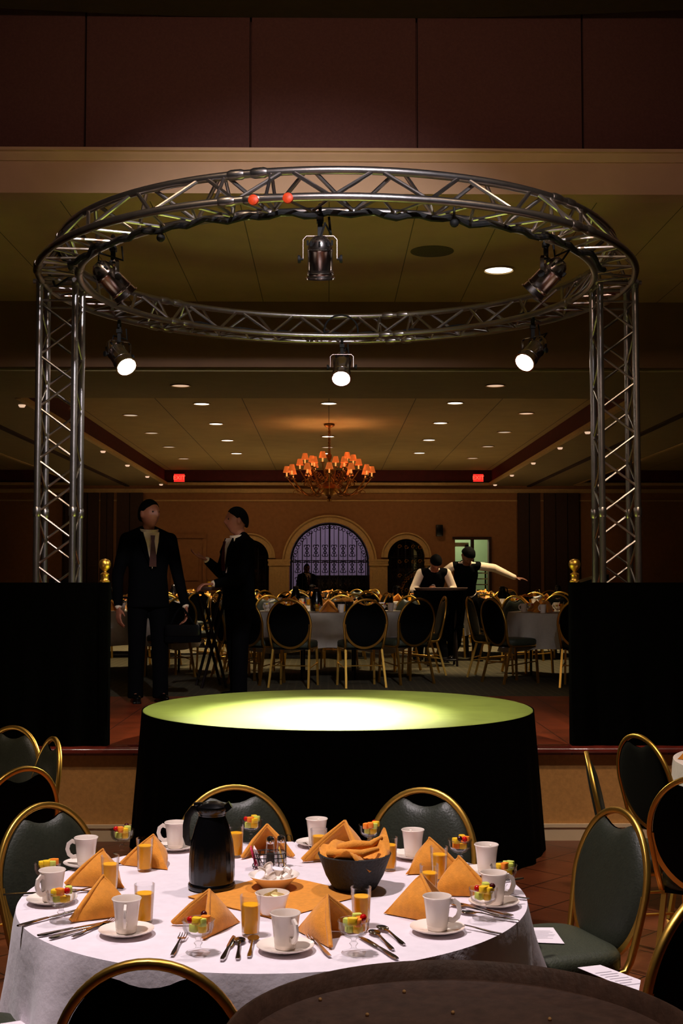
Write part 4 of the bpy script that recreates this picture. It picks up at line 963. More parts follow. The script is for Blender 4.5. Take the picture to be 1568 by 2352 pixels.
MB().tube([(-.036, 0, .256), (-.062, 0, .252), (-.078, 0, .232), (-.084, 0, .20), (-.084, 0, .165), (-.078, 0, .145), (-.062, 0, .142)], 1, sec=[(-.006, -.011), (.006, -.011), (.007, 0), (.006, .011), (-.006, .011), (-.007, 0)], up=(0, 1, 0)).build('handle', M_BPLAST, t)
MB().rbox((-.045, 0, .268), (.03, .02, .01), .5).build('thumb_lever', M_BPLAST, t)
# ---- creamer bowl with little pots
q = P(629, 2040); zb = TZ+.003
t = tag(MB().lathe([(0, .0), (.04, 0), (.042, .004), (.05, .012), (.066, .026), (.082, .040), (.084, .042), (.081, .043), (.062, .03), (.045, .018), (0, .014)], 44).build('creamer_bowl', M_CHINA, loc=(q.x, q.y, zb)), 'shallow white bowl heaped with creamer pots in the table centre', 'bowl')
def make_pot():
    t = thing('creamer_pot', 'x', 'creamer')
    MB().lathe([(0, 0), (.012, 0), (.015, .018), (.0195, .0195), (.0195, .0205), (0, .0205)], 18).build('cup', M_CHINA, t)
    MB().lathe([(0, .0206), (.018, .0206), (.018, .0214), (0, .0216)], 18).build('foil_lid', M_PAPER, t); return t
PPOT = Proto(make_pot)
for k, (dx, dy, dz, rx, ry) in enumerate(((-.036, -.02, .03, .5, -.5), (-.012, .018, .05, -.9, .3), (.03, -.015, .03, 1.2, .2), (.052, .014, .044, .3, 1.3), (.0, -.034, .032, .7, .1), (-.045, .022, .034, -.5, -.4), (.022, .03, .034, -.3, .5), (.008, .0, .040, .2, .1), (-.022, -.004, .048, 1.1, -.4))):
    o = PPOT((q.x+dx, q.y+dy, zb+dz), k, 'white creamer pot with foil lid heaped in the shallow bowl', 'creamer pots in the shallow bowl'); o.rotation_euler = (rx, ry, k)
# ---- ramekin with butter packets
q = P(625, 2100); tag(MB().lathe([(0, 0), (.033, 0), (.036, .003), (.045, .04), (.0515, .058), (.0525, .0615), (.050, .0625), (.047, .056), (.035, .012), (0, .010)], 40, f=lambda a, z: 1+.006*cos(30*a)).build('ramekin', M_CHINA, loc=(q.x, q.y, zb)), 'small white ramekin of butter pats before the creamer bowl', 'ramekin')
M_FOIL = mat('gold_foil_wrap', (226, 196, 130), .35, .5, noise=.2, nscale=90)
PBUT = ProtoS(lambda: MB().rbox((0, 0, 0), (.028, .028, .009), .35).build('butter_pat', M_FOIL), 'butter')
for k, (dx, dy, dz) in enumerate(((-.014, -.014, .045), (.016, .0, .048), (-.012, .016, .052), (.012, -.018, .056), (.0, .006, .060), (.02, .02, .052))):
    o = PBUT((q.x+dx, q.y+dy, zb+dz), k*.9, 'foil-wrapped butter pat heaped in the small white ramekin', 'butter pats in the ramekin'); o.rotation_euler = (.4*sin(k*2), .4*cos(k*3), k*.9)
# ---- condiment caddy, shakers, sweetener packets
q = P(618, 1992); t = thing('condiment_caddy', 'black wire caddy holding shakers and sweetener packets, behind the creamers', 'caddy', (q.x, q.y, TZ+.002))
b = MB()
for z in (.006, .035, .05):
    b.tube([(.058*math.copysign(abs(cos(a))**.5, cos(a)), .036*math.copysign(abs(sin(a))**.5, sin(a)), z) for a in [2*pi*i/32 for i in range(32)]], .0016, 6, True)
for i in range(-3, 4): b.cyl((i*.017, -.036, .006), (i*.017, -.036, .05), .0013, n=5); b.cyl((i*.017, .036, .006), (i*.017, .036, .05), .0013, n=5); b.cyl((i*.017, -.036, .006), (i*.017, .036, .006), .0013, n=5)
b.build('basket', M_IRON, t); MB().tube([(.058, 0, .03), (.058, 0, .09), (.062, 0, .11), (.075, 0, .108), (.078, 0, .09), (.09, 0, .085)], .002, 6).build('handle', M_IRON, t)
M_SALT = mat('salt', (236, 232, 228), .8, 0, noise=.03, nscale=90); M_PEP = mat('pepper', (70, 60, 56), .9, 0, noise=.4, nscale=90)
def shaker(dx, dy, m, lb):
    s = thing('shaker', lb, 'shaker', (q.x+dx, q.y+dy, TZ+.012)); g = lambda a, z: 1+.05*cos(8*a)
    MB().lathe([(0, 0), (.019, 0), (.0205, .004), (.018, .03), (.014, .07), (.0135, .075), (.0125, .07), (.0165, .03), (.018, .006), (0, .005)], 32, f=g).build('bottle', M_GLASS, s)
    MB().lathe([(0, .006), (.0165, .007), (.015, .028), (.0135, .04), (0, .04)], 20).build('contents', m, s)
    MB().lathe([(.0142, .073), (.0148, .075), (.0148, .086), (.012, .094), (.005, .098), (0, .099)], 20).build('cap', M_STEEL, s)
shaker(.004, -.012, M_PEP, 'glass pepper shaker with metal cap, left one in the caddy'); shaker(.041, .006, M_SALT, 'glass salt shaker with metal cap, right one in the caddy')
M_PINK = mat('pink_packet', (226, 60, 100), .6, 0, noise=.1, nscale=60); M_WPK = mat('white_packet', (236, 214, 214), .7, 0, noise=.08, nscale=60); M_YPK = mat('yellow_packet', (226, 180, 60), .6, 0, noise=.1, nscale=60)
for nm_, mm, xs_, cl in (('sweetener_packet', M_PINK, (-.052, -.047), 'pink'), ('sugar_packet', M_WPK, (-.04, -.033, -.027), 'white'), ('sweetener_packet', M_YPK, (.058,), 'yellow')):
    pp = ProtoS(lambda: MB().rbox((0, 0, .03), (.003, .045, .064), .3).build(nm_, mm), 'sweetener packet')
    for k, x in enumerate(xs_):
        o = pp((q.x+x*.9, q.y-.006+.006*k, TZ+.012), 0, cl+' sweetener packet standing in the wire caddy', cl+' packets in the caddy'); o.rotation_euler = (.1, -.28-.08*k, .1*k)
# ---- bread basket with gold lining
q = P(814, 2042); bk = tag(MB().lathe([(0, 0), (.066, 0), (.074, .01), (.092, .045), (.108, .085), (.116, .108), (.120, .112), (.112, .114), (.104, .09), (.088, .05), (.066, .015), (0, .01)], 150, f=lambda a, z: 1+.012*cos(50*a)*cos(z*420)+.01*sin(z*600)).build('bread_basket', M_WICK, loc=(q.x, q.y, TZ+.003), ang=80), 'round black woven bread basket on the gold centre cloth', 'basket')
vs = []; fs = []; n = 72; K = 16
for k in range(K+1):
    r = .118*k/K
    for i in range(n):
        a = 2*pi*i/n; t_ = k/K
        z = .105+.020*t_*t_*sin(3*a+1)+.012*sin(5*a+r*90)*t_+.012*abs(sin(7*a+2*r*60))*t_+.018*(1-t_)*sin(a*2+1)
        pk = math.exp(-((a-.35)**2)/.10)+math.exp(-((a-.35-2*pi)**2)/.10); z += .06*pk*t_**2
        pk2 = math.exp(-((a-2.9)**2)/.25); z += .028*pk2*t_**2
        rr = r*(.93+.05*sin(4*a+2)*t_); z -= .004*max(0, t_-.85)/.15
        vs.append((rr*cos(a), rr*sin(a), z))
m = len(vs); vs += [(x, y, z-.005) for x, y, z in vs]
for j in range(K):
    for i in range(n):
        qd = (j*n+i, (j+1)*n+i, (j+1)*n+(i+1) % n, j*n+(i+1) % n); fs.append(qd); fs.append(tuple(v+m for v in qd[::-1]))
for i in range(n): fs.append((K*n+i, m+K*n+i, m+K*n+(i+1) % n, K*n+(i+1) % n))
b = MB().add(vs, fs)
b.tube([(-.085, -.04, .12), (-.04, -.075, .128), (.02, -.07, .125), (.075, -.03, .132)], [.012, .014, .013, .008], 10)
b.tube([(-.05, .02, .125), (.0, -.02, .142), (.05, .0, .138), (.09, .02, .16)], [.014, .017, .013, .006], 10)
tag(b.build('basket_napkin', M_NAP, loc=(q.x, q.y, TZ+.003), ang=80), 'crumpled gold napkin lining the black bread basket', 'napkin')
# ---------------------------------------------------------------- chairs of the front table
chair_apex(535, 1808, 0, TC, 'green and gold banquet chair directly behind the black carafe')
chair_apex(977, 1815, 0, TC, 'green and gold banquet chair behind the foreground table, right of the bread basket')
chair_apex(96, 1850, 0, TC, 'green and gold banquet chair at the left side of the foreground table')
chair_apex(1424, 1862, 0, (TC[0], TC[1]+.1), 'large green and gold banquet chair right of the foreground table, paper on seat')
ap = at_z(318, 2219, .92); CF = chair_apex(318, 2228, 0, (ap.x+.05, ap.y+1), 'black-backed gold banquet chair in the near left foreground, seen from behind')
CF.scale = (.965,)*3; CF.location.y += .14
def chair_at(x, y, tx, ty, lb, g=None, fl_=0): return PCH((x, y, fl_), face_to(x, y, tx, ty), lb, g)
CR = chair_at(1.06, 3.86, -.1, 4.45, 'x'); CR.location = (.89, 3.66, 0); CR.rotation_euler[2] = radians(37); CR['label'] = 'gold-framed banquet chair cut off by the lower right corner'
chair_at(-1.02, 3.50, TC[0], TC[1], 'green banquet chair seat cut off by the lower left corner')
def paper(corners, z, lb):
    vs = [at_z(px, py, z) for px, py in corners]; c = sum(vs, Vector())/4; v = [p-c for p in vs]; v2 = [p+Vector((0, 0, .0012)) for p in v]
    t = MB().add(v+v2, [(0, 1, 2, 3), (7, 6, 5, 4)]+[(i, i+4, (i+1) % 4+4, (i+1) % 4) for i in range(4)]).build('paper_sheet', M_PAPER, loc=c, smooth=False); tag(t, lb, 'paper')
    b = MB(); u = v[1]-v[0]; w = v[3]-v[0]
    for k in range(7):
        f = .25+.08*k; l = (.7, .76, .6, .8, .74, .5, .66)[k]; p = v[0]+w*f+u*.12+Vector((0, 0, .0016)); b.add([p, p+u*l, p+u*l+w*.02, p+w*.02], [(0, 1, 2, 3)])
    b.build('print', M_INK, t, smooth=False)
paper([(1205, 2131), (1270, 2131), (1296, 2168), (1222, 2165)], .4975, 'white printed sheet on the seat of the large right chair')
paper([(1326, 2223), (1378, 2217), (1471, 2252), (1466, 2281)], .4975, 'white printed sheet on the seat at the lower right corner')
paper([(0, 2352), (108, 2336), (131, 2348), (60, 2390)], .4975, 'white printed sheet on the seat at the lower left corner')
# ---------------------------------------------------------------- side tables left and right
for (cx, cy, sd, lb) in ((-2.5, 6.35, 11, 'left'), (2.72, 6.85, 12, 'right')):
    PT((cx, cy, 0), .4, 'round banquet table cut off by the %s picture edge' % lb)
    tag(cloth(TR, .52, sd, amp=.06).build('tablecloth', M_CLOTH, loc=(cx, cy, .004)), 'white tablecloth on the table cut off by the %s picture edge' % lb, 'tablecloth')
chair_apex(33, 1671, 0, (-2.3, 6.2), 'green banquet chair at the left picture edge, farthest of the left group')
chair_apex(124, 1697, 0, (-2.35, 6.15), 'green banquet chair beside the tan riser wall, left group')
chair_apex(54, 1766, 0, (-2.6, 6.5), 'dark-backed banquet chair at the left edge, seen from behind')
chair_apex(1347, 1731, 0, (2.26, 5.86), 'banquet chair seen edge-on beside the tan riser wall, right group')
chair_apex(1463, 1690, 0, (2.6, 7.1), 'dark oval-backed banquet chair before the right draped railing')
chair_apex(1606, 1788, 0, (2.55, 6.9), 'banquet chair cut off by the right picture edge, seen from behind')
KIDS.clear()
paper([(1500, 1917), (1520, 1910), (1546, 1920), (1508, 1927)], .4975, 'white printed sheet on a seat of the right-hand table')
for k, (dx, dy, kind) in enumerate(((-.62, -.12, 'm'), (-.66, .12, 'n'), (-.55, -.38, 's'), (-.5, .3, 'g'))):
    x, y = 2.72+dx, 6.85+dy
    if kind == 'm': PSAU((x, y, TZ+.001), 0, 'white saucer on the table cut off at right'); PMUG((x, y, TZ+.0065), 3, 'white mug on the table cut off at right')
    elif kind == 'n': PNAP((x, y, TZ+.001), 1.5, 'gold folded napkin on the table cut off at right', None, 1.05)
    elif kind == 's': PSP((x, y, TZ+.001), 1.4, 'teaspoon on the table cut off at right')
    else: PGL((x, y, TZ+.001), 0, 'juice glass on the table cut off at right')
PKN((-1.92, 6.62, TZ+.001), 1.2, 'knife at the edge of the table cut off at left')
# ---------------------------------------------------------------- brown serving tray on a folding stand
def tray_stand(loc, label, h=.97, rz=0, w=.2):
    t = thing('folding_tray_stand', label, 'tray stand', loc, rz)
    for sx in (-1, 1):
        for s_ in (-1, 1): MB().tube([(s_*w, sx*.19, 0), (-s_*w, sx*.19, h)], .016, 8).build('leg', M_DWOOD, t)
    for s_ in (-1, 1): MB().cyl((s_*w, -.2, h-.01), (s_*w, .2, h-.01), .016).build('top_rail', M_DWOOD, t); MB().cyl((s_*w*.84, -.19, .08), (s_*w*.84, .19, .08), .012).build('lower_rail', M_DWOOD, t)
    for sy in (-.12, 0, .12): MB().tube([(-w, sy, h), (-w/2, sy, h-.012), (w/2, sy, h-.012), (w, sy, h)], 1, sec=[(-.002, -.02), (.002, -.02), (.002, .02), (-.002, .02)], up=(0, 0, 1)).build('strap', M_RUBBER, t)
    return t
def trayprof(R): return [(0, 0), (R*.93, 0), (R*.955, .004), (R*.985, .028), (R, .034), (R*1.005, .030), (R*1.0, .036), (R*.985, .037), (R*.965, .030), (R*.94, .008), (R*.90, .0045), (0, .0045)]
TX, TY_ = .215, 1.97
tray_stand((TX, TY_, 0), 'folding stand carrying the brown serving tray nearest the camera', 1.0)
tag(MB().lathe(trayprof(.38), 96).build('serving_tray', M_TRAY, loc=(TX, TY_, 1.017)), 'large round brown serving tray in the bottom foreground', 'tray')
M_CRUMB = mat('bread_crumb', (206, 156, 100), .8, 0, noise=.2, nscale=200)
crs = [(735, 2295), (928, 2277), (1040, 2325), (1262, 2340), (843, 2330)]
pc = ProtoS(rough_ball(.003, 4, .25), 'crumb'); pc.fn = lambda: rough_ball(.003, 4, .25)().build('bread_crumb', M_CRUMB)
for px, py in crs: q = at_z(px, py, 1.0245); pc((q.x, q.y, 1.0245), px, 'tiny bread crumb on the large brown serving tray', 'crumbs on the serving tray')
for px, py in ((711, 2344), (731, 2346)):  # clear beads added to stand for two bright glints on the tray
    q = at_z(px, py, 1.0245)
    tag(MB().ball((0, 0, 0), (.0035, .0035, .0025), 12).build('water_drop', M_GLASS, loc=(q.x, q.y, 1.025)), 'shiny water drop on the brown tray, %s of two' % ('left' if px < 720 else 'right'), 'drop')
# ================================================================ UPPER-LEVEL TABLES
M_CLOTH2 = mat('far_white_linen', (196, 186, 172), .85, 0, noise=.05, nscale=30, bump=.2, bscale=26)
_M = M_CLOTH
TABS = [((0.0, 14.75), .91, 'straight behind the round stage', 9), ((2.98, 14.25), .91, 'partly hidden by the right draped railing', 8), ((-2.55, 15.3), .91, 'behind the two suited men', 6),
        ((2.75, 18.6), .91, 'in the second row, right of the waiters', 8), ((-.35, 18.6), .91, 'in the second row, behind the stage table', 8), ((-3.2, 18.9), .91, 'in the second row at left', 6),
        ((1.35, 21.7), .91, 'in the third row, before the small right arch', 8), ((-1.7, 21.9), .91, 'in the third row, before the small left arch', 6), ((4.2, 21.9), .91, 'in the third row at far right', 8),
        ((-.2, 25.2), .91, 'in the last row, before the iron gate', 8), ((2.9, 25.2), .91, 'in the last row, before the lit doorway', 8), ((-3.0, 25.2), .91, 'in the last row at left', 6)]
PT2 = Proto(table_legs(.905)); cl0 = None
PCV = None
def make_carafe2():
    t = thing('coffee_carafe', 'x', 'carafe')
    MB().lathe([(0, 0), (.075, 0), (.077, .01), (.074, .10), (.066, .16), (.048, .21), (.043, .232), (.05, .25), (.036, .270), (0, .277)], 24).build('body', M_BPLAST, t)
    MB().tube([(-.036, 0, .256), (-.075, 0, .24), (-.084, 0, .20), (-.078, 0, .15), (-.062, 0, .142)], .009, 6).build('handle', M_BPLAST, t); return t
PCF = Proto(make_carafe2)
def make_cboard():
    return MB().rbox((0, 0, .035), (.18, .12, .07), .3).build('sugar_box', M_CHINA)
PSB = ProtoS(make_cboard, 'box')
def vis(x, y, z, m=15):
    px, py = to_px((x, y, z)); return 232-m < px < 1318+m
rnd = random.Random(21)
for ti, ((tx, ty), R, wh, nch) in enumerate(TABS):
    PT2((tx, ty, UF), ti*.5, 'round banquet table '+wh, 'upper-level banquet tables')
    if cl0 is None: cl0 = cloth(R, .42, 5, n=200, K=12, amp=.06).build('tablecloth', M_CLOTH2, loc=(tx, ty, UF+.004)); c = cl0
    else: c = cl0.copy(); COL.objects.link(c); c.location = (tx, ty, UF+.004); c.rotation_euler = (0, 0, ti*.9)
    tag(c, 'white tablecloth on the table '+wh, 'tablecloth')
    z = UF+.757; ph = rnd.uniform(0, .5) if ti else .0
    ns = 10
    for k in range(ns):
        a = ph+2*pi*k/ns+(.31 if ti == 0 else 0); ca, sa = cos(a), sin(a)
        def at(r, da__): return (tx+r*cos(a+da__), ty+r*sin(a+da__), z)
        p = at(.58, 0)
        if not vis(*p): continue
        PNAP(p, face_to(p[0], p[1], tx, ty)+rnd.uniform(-.3, .3), 'gold pyramid-folded napkin on the table '+wh, 'napkins on the table '+wh, 1.15)
        if ti < 5:
            p = at(.74, .2); PMUG(p, a+rnd.uniform(-1, 1), 'white mug on the table '+wh, 'mugs on the table '+wh)
        p = at(.48, -.26); PGL(p, 0, 'juice glass on the table '+wh, 'juice glasses on the table '+wh)
        if ti < 7:
            p = at(.72, -.17); PCO(p, 0, 'fruit dessert glass on the table '+wh, 'dessert glasses on the table '+wh); P_PIN((p[0]-.01, p[1], p[2]+.085), a, 'pineapple chunk in a dessert glass, table '+wh, 'pineapple on the table '+wh); P_CHE((p[0]+.018, p[1]-.012, p[2]+.09), a, 'cherry in a dessert glass, table '+wh, 'cherries on the table '+wh)
    if vis(tx, ty, z):
        PCF((tx-.14, ty+.05, z), .3+ti, 'black coffee carafe on the table '+wh)
        tag(dup(bk, (tx+.2, ty-.05, z)) if False else bk.copy(), 'x', 'basket'); 
        nb_ = [o for o in bpy.data.objects if o.name.startswith('bread_basket') and not o.users_collection][0]
        COL.objects.link(nb_); nb_.location = (tx+.18, ty-.1, z); nb_['label'] = 'black bread basket, table '+wh
        P2 = bpy.data.objects['basket_napkin'].copy(); COL.objects.link(P2); P2.location = (tx+.18, ty-.1, z); P2['label'] = 'gold napkin in bread basket, table '+wh
        if ti == 0: PSB((tx-.05, ty-.42, z), 0, 'white box of sachets standing at the front of the stage table')
    # chairs round the table
    for k in range(nch):
        a = 2*pi*k/nch+({0: -pi/2+.33, 1: -2.62, 2: .2}.get(ti, rnd.uniform(0, .6)))
        rr = R+.16+rnd.uniform(-.04, .06); x, y = tx+rr*cos(a), ty+rr*sin(a)
        if ti == 0 and -2.2 < a < -.9: pass
        if not vis(x, y, UF+.9, 30) : continue
        if ti == 0: continue
        side = 'near' if sin(a) < -.35 else ('far' if sin(a) > .35 else ('left' if cos(a) < 0 else 'right'))
        PCH((x, y, UF), face_to(x, y, tx, ty)+rnd.uniform(-.12, .12), 'banquet chair, %s side, table %s' % (side, wh), '%s chairs of the table %s' % (side, wh))
W0 = 'the table straight behind the round stage'
tc0 = (0.0, 14.75); UCH = {}
for px, py, lb in ((661, 1389, 'dark-backed chair directly behind the stage, left of centre'), (842, 1388, 'dark-backed chair directly behind the stage, right of centre'), (962, 1380, 'dark-backed chair behind the stage, left of the draped tray stand'), (556, 1386, 'chair behind the stage, half hidden by the right-hand suited man'),):
    UCH[px] = chair_apex(px, py, UF, tc0 if px != 962 else (tc0[0]+.2, tc0[1]), lb, None, 12.95 if px < 900 and px > 600 else 13.4)
for k, a in enumerate((.1, .75, 1.45, 2.15, 2.85, 3.5)):
    rr = 1.12; x, y = tc0[0]+rr*cos(a), tc0[1]+rr*sin(a); PCH((x, y, UF), face_to(x, y, *tc0), 'green banquet chair, number %d' % k, None)['label'] = ('green chair at the right end of the stage table', 'green chair on the far right of the stage table', 'green chair at the far side of the stage table, right of the carafe', 'green chair at the far side of the stage table, left of the carafe', 'green chair on the far left of the stage table', 'green chair at the left end of the stage table')[k]
def spaper(x, y, rz, lb):
    o = MB().box((0, 0, 0), (.2, .27, .0014)).build('paper_sheet', M_PAPER, loc=(x, y, UF+.4975)); o.rotation_euler = (0, 0, rz); tag(o, lb, 'paper')
for c, lb in ((UCH[962], 'white sheet on the chair seat behind the stage, right of centre'), (UCH[556], 'white sheet on the chair seat right beside the right-hand man')):
    spaper(c.location.x, c.location.y+.02, c.rotation_euler[2]+.25, lb)
# stands
q = at_z(1012, 1353, UF+1.0+.03); q = Vector(((1012-754)/F*16.4, 16.4, 0))
TXs, TYs = q.x, q.y
tray_stand((TXs, TYs, UF), 'folding tray stand under the black cloth, before the waiters', .97, pi/2)
o = tag(MB().lathe([(r*.98, z) for r, z in trayprof(.36)], 64).build('serving_tray', M_TRAY, loc=(TXs, TYs, UF+.987)), 'dark round serving tray the two waiters work over', 'tray')
vs = []; fs = []; n = 90; K = 10
for k in range(K+1):
    t = k/K
    for i in range(n):
        a = 2*pi*i/n; r = .365+.02*t-.16*t*(.5+.5*cos(2*a))+.04*t*sin(7*a)+.02*t*sin(12*a+1); drop = (.55+.22*sin(2*a+.4)+.1*sin(a))*t
        vs.append((r*cos(a), r*sin(a)*.9, .986-drop))
for j in range(K):
    for i in range(n): fs.append((j*n+i, (j+1)*n+i, (j+1)*n+(i+1) % n, j*n+(i+1) % n))
tag(MB().add(vs, fs).build('stand_cloth', M_BLACK, loc=(TXs, TYs, UF)), 'black cloth hanging around the tray stand before the waiters', 'cloth')
q = Vector(((487-754)/F*13.2, 13.2, 0)); tray_stand((q.x, q.y, UF), 'dark folding tray stand between the two suited men', 1.0, .25, .13)
tag(MB().lathe([(r, z) for r, z in trayprof(.13)], 48).build('small_tray', M_TRAY, loc=(q.x-.02, q.y, UF+1.017)), 'small dark tray on the folding stand between the men', 'tray')
PGL((q.x-.02, q.y-.02, UF+1.022), 0, 'glass standing on the folding stand between the suited men')
# ================================================================ PEOPLE
def head(mb, c, yaw, pitch, s=1.0):
    R = Matrix.Rotation(yaw, 3, 'Z') @ Matrix.Rotation(pitch, 3, 'X'); n = 28; k = 20; vs = []; fs = []
    for j in range(k+1):
        th = pi*j/k
        for i in range(n):
            a = 2*pi*i/n; x = .074*max(sin(th), 1e-3)*cos(a); y = .094*max(sin(th), 1e-3)*sin(a); z = .115*cos(th)
            if z < 0: f = 1-.34*(z/-.115)**1.2; x *= f; y *= (1-.16*(z/-.115)) if y < 0 else (1-.45*(z/-.115))
            if y < -.02: y = -.02+(y+.02)*.93                    # flatter face
            fr = max(0, -y/.094)
            y -= .022*math.exp(-((x/.012)**2)-(((z+.012)/.022)**2))*(1 if fr > .3 else 0)      # nose
            y -= .009*math.exp(-((x/.010)**2)-(((z-.012)/.026)**2))*(1 if fr > .3 else 0)
            y -= .006*math.exp(-((z-.038)/.010)**2)*fr*(abs(x) < .05)                        # brow
            y += .010*math.exp(-(((abs(x)-.030)/.013)**2)-(((z-.018)/.011)**2))*(fr > .3)      # eye sockets
            y -= .006*math.exp(-((x/.022)**2)-(((z+.052)/.006)**2))*(fr > .3)                  # lips
            y -= .004*math.exp(-((x/.020)**2)-(((z+.064)/.006)**2))*(fr > .3)
            y -= .010*math.exp(-((x/.022)**2)-(((z+.095)/.016)**2))*(fr > .1)                  # chin
            vs.append(Vector(c)+(R @ Vector((x, y, z)))*s)
    for j in range(k):
        for i in range(n): fs.append(((j+1)*n+i, (j+1)*n+(i+1) % n, j*n+(i+1) % n, j*n+i))
    fs.append(tuple(range(n))); fs.append(tuple(range(k*n, (k+1)*n))[::-1]); mb.add(vs, fs)
    for sx in (-1, 1): mb.ball(Vector(c)+(R @ Vector((sx*.077, .008, .0)))*s, (.010*s, .020*s, .032*s), 10, R)
    return R
def hair(c, R, s, front=.045):
    n = 30; k = 18; vs = []; fs = []
    for j in range(k+1):
        th = pi*.66*j/k
        for i in range(n):
            a = 2*pi*i/n; d = Vector((sin(th)*cos(a), sin(th)*sin(a), cos(th)))
            t2 = pi*(.47+.20*sin(a))*j/k
            x = .0825*sin(t2)*cos(a); y = .102*sin(t2)*sin(a)+.006; z = .124*cos(t2)+.003*sin(9*a)*sin(t2)
            vs.append(Vector(c)+(R @ Vector((x, y, z)))*s)
    m = len(vs); vs += [Vector(c)+(v-Vector(c))*.86 for v in vs]
    for j in range(k):
        for i in range(n): q = ((j+1)*n+i, (j+1)*n+(i+1) % n, j*n+(i+1) % n, j*n+i); fs.append(q); fs.append(tuple(x+m for x in q[::-1]))
    for i in range(n): a_, b_ = k*n+i, k*n+(i+1) % n; fs.append((b_, a_, a_+m, b_+m))
    return MB().add(vs, fs)
def hand(mb, w, d, up, curl=.5, s=1.0, side=1):
    d = Vector(d).normalized(); up = Vector(up); up = (up-d*up.dot(d)).normalized(); sd = d.cross(up)*side; w = Vector(w)
    for k in range(4):
        o = sd*(.027-.018*k)*s; mb.cap(w+o*.6, w+d*.085*s+o, .013*s, .0115*s, 8)
    for k in range(4):
        L = (.036, .041, .038, .029)[k]*s; p = w+d*.085*s+sd*(.027-.018*k)*s; dd = d.copy()
        for seg in range(3):
            dd = (dd*cos(curl*(.6+.2*seg))-up*sin(curl*(.6+.2*seg))).normalized(); q = p+dd*L*(1, .7, .55)[seg]; mb.cap(p, q, (.0088-.0008*seg)*s, (.0082-.0008*seg)*s, 8); p = q
    p = w+d*.02*s+sd*.024*s; dd = (d*.6+sd*.7-up*.25).normalized(); q = p+dd*.04*s; mb.cap(p, q, .012*s, .0095*s, 8); dd = (d*.9+sd*.1-up*.4).normalized(); mb.cap(q, q+dd*.03*s, .0095*s, .008*s, 8)
def ring_loft(mb, secs, n=28):   # (centre, rx, ry) horizontal-ish rings
    vs = []; fs = []
    for (c, rx, ry, M_) in secs:
        for i in range(n):
            a = 2*pi*i/n; e = .82; v = Vector((rx*math.copysign(abs(cos(a))**e, cos(a)), ry*math.copysign(abs(sin(a))**e, sin(a)), 0)); vs.append(Vector(c)+M_ @ v)
    L = len(secs)
    for j in range(L-1):
        for i in range(n): fs.append((j*n+i, j*n+(i+1) % n, (j+1)*n+(i+1) % n, (j+1)*n+i))
    fs.append(tuple(range(n))[::-1]); fs.append(tuple(range((L-1)*n, L*n))); mb.add(vs, fs)
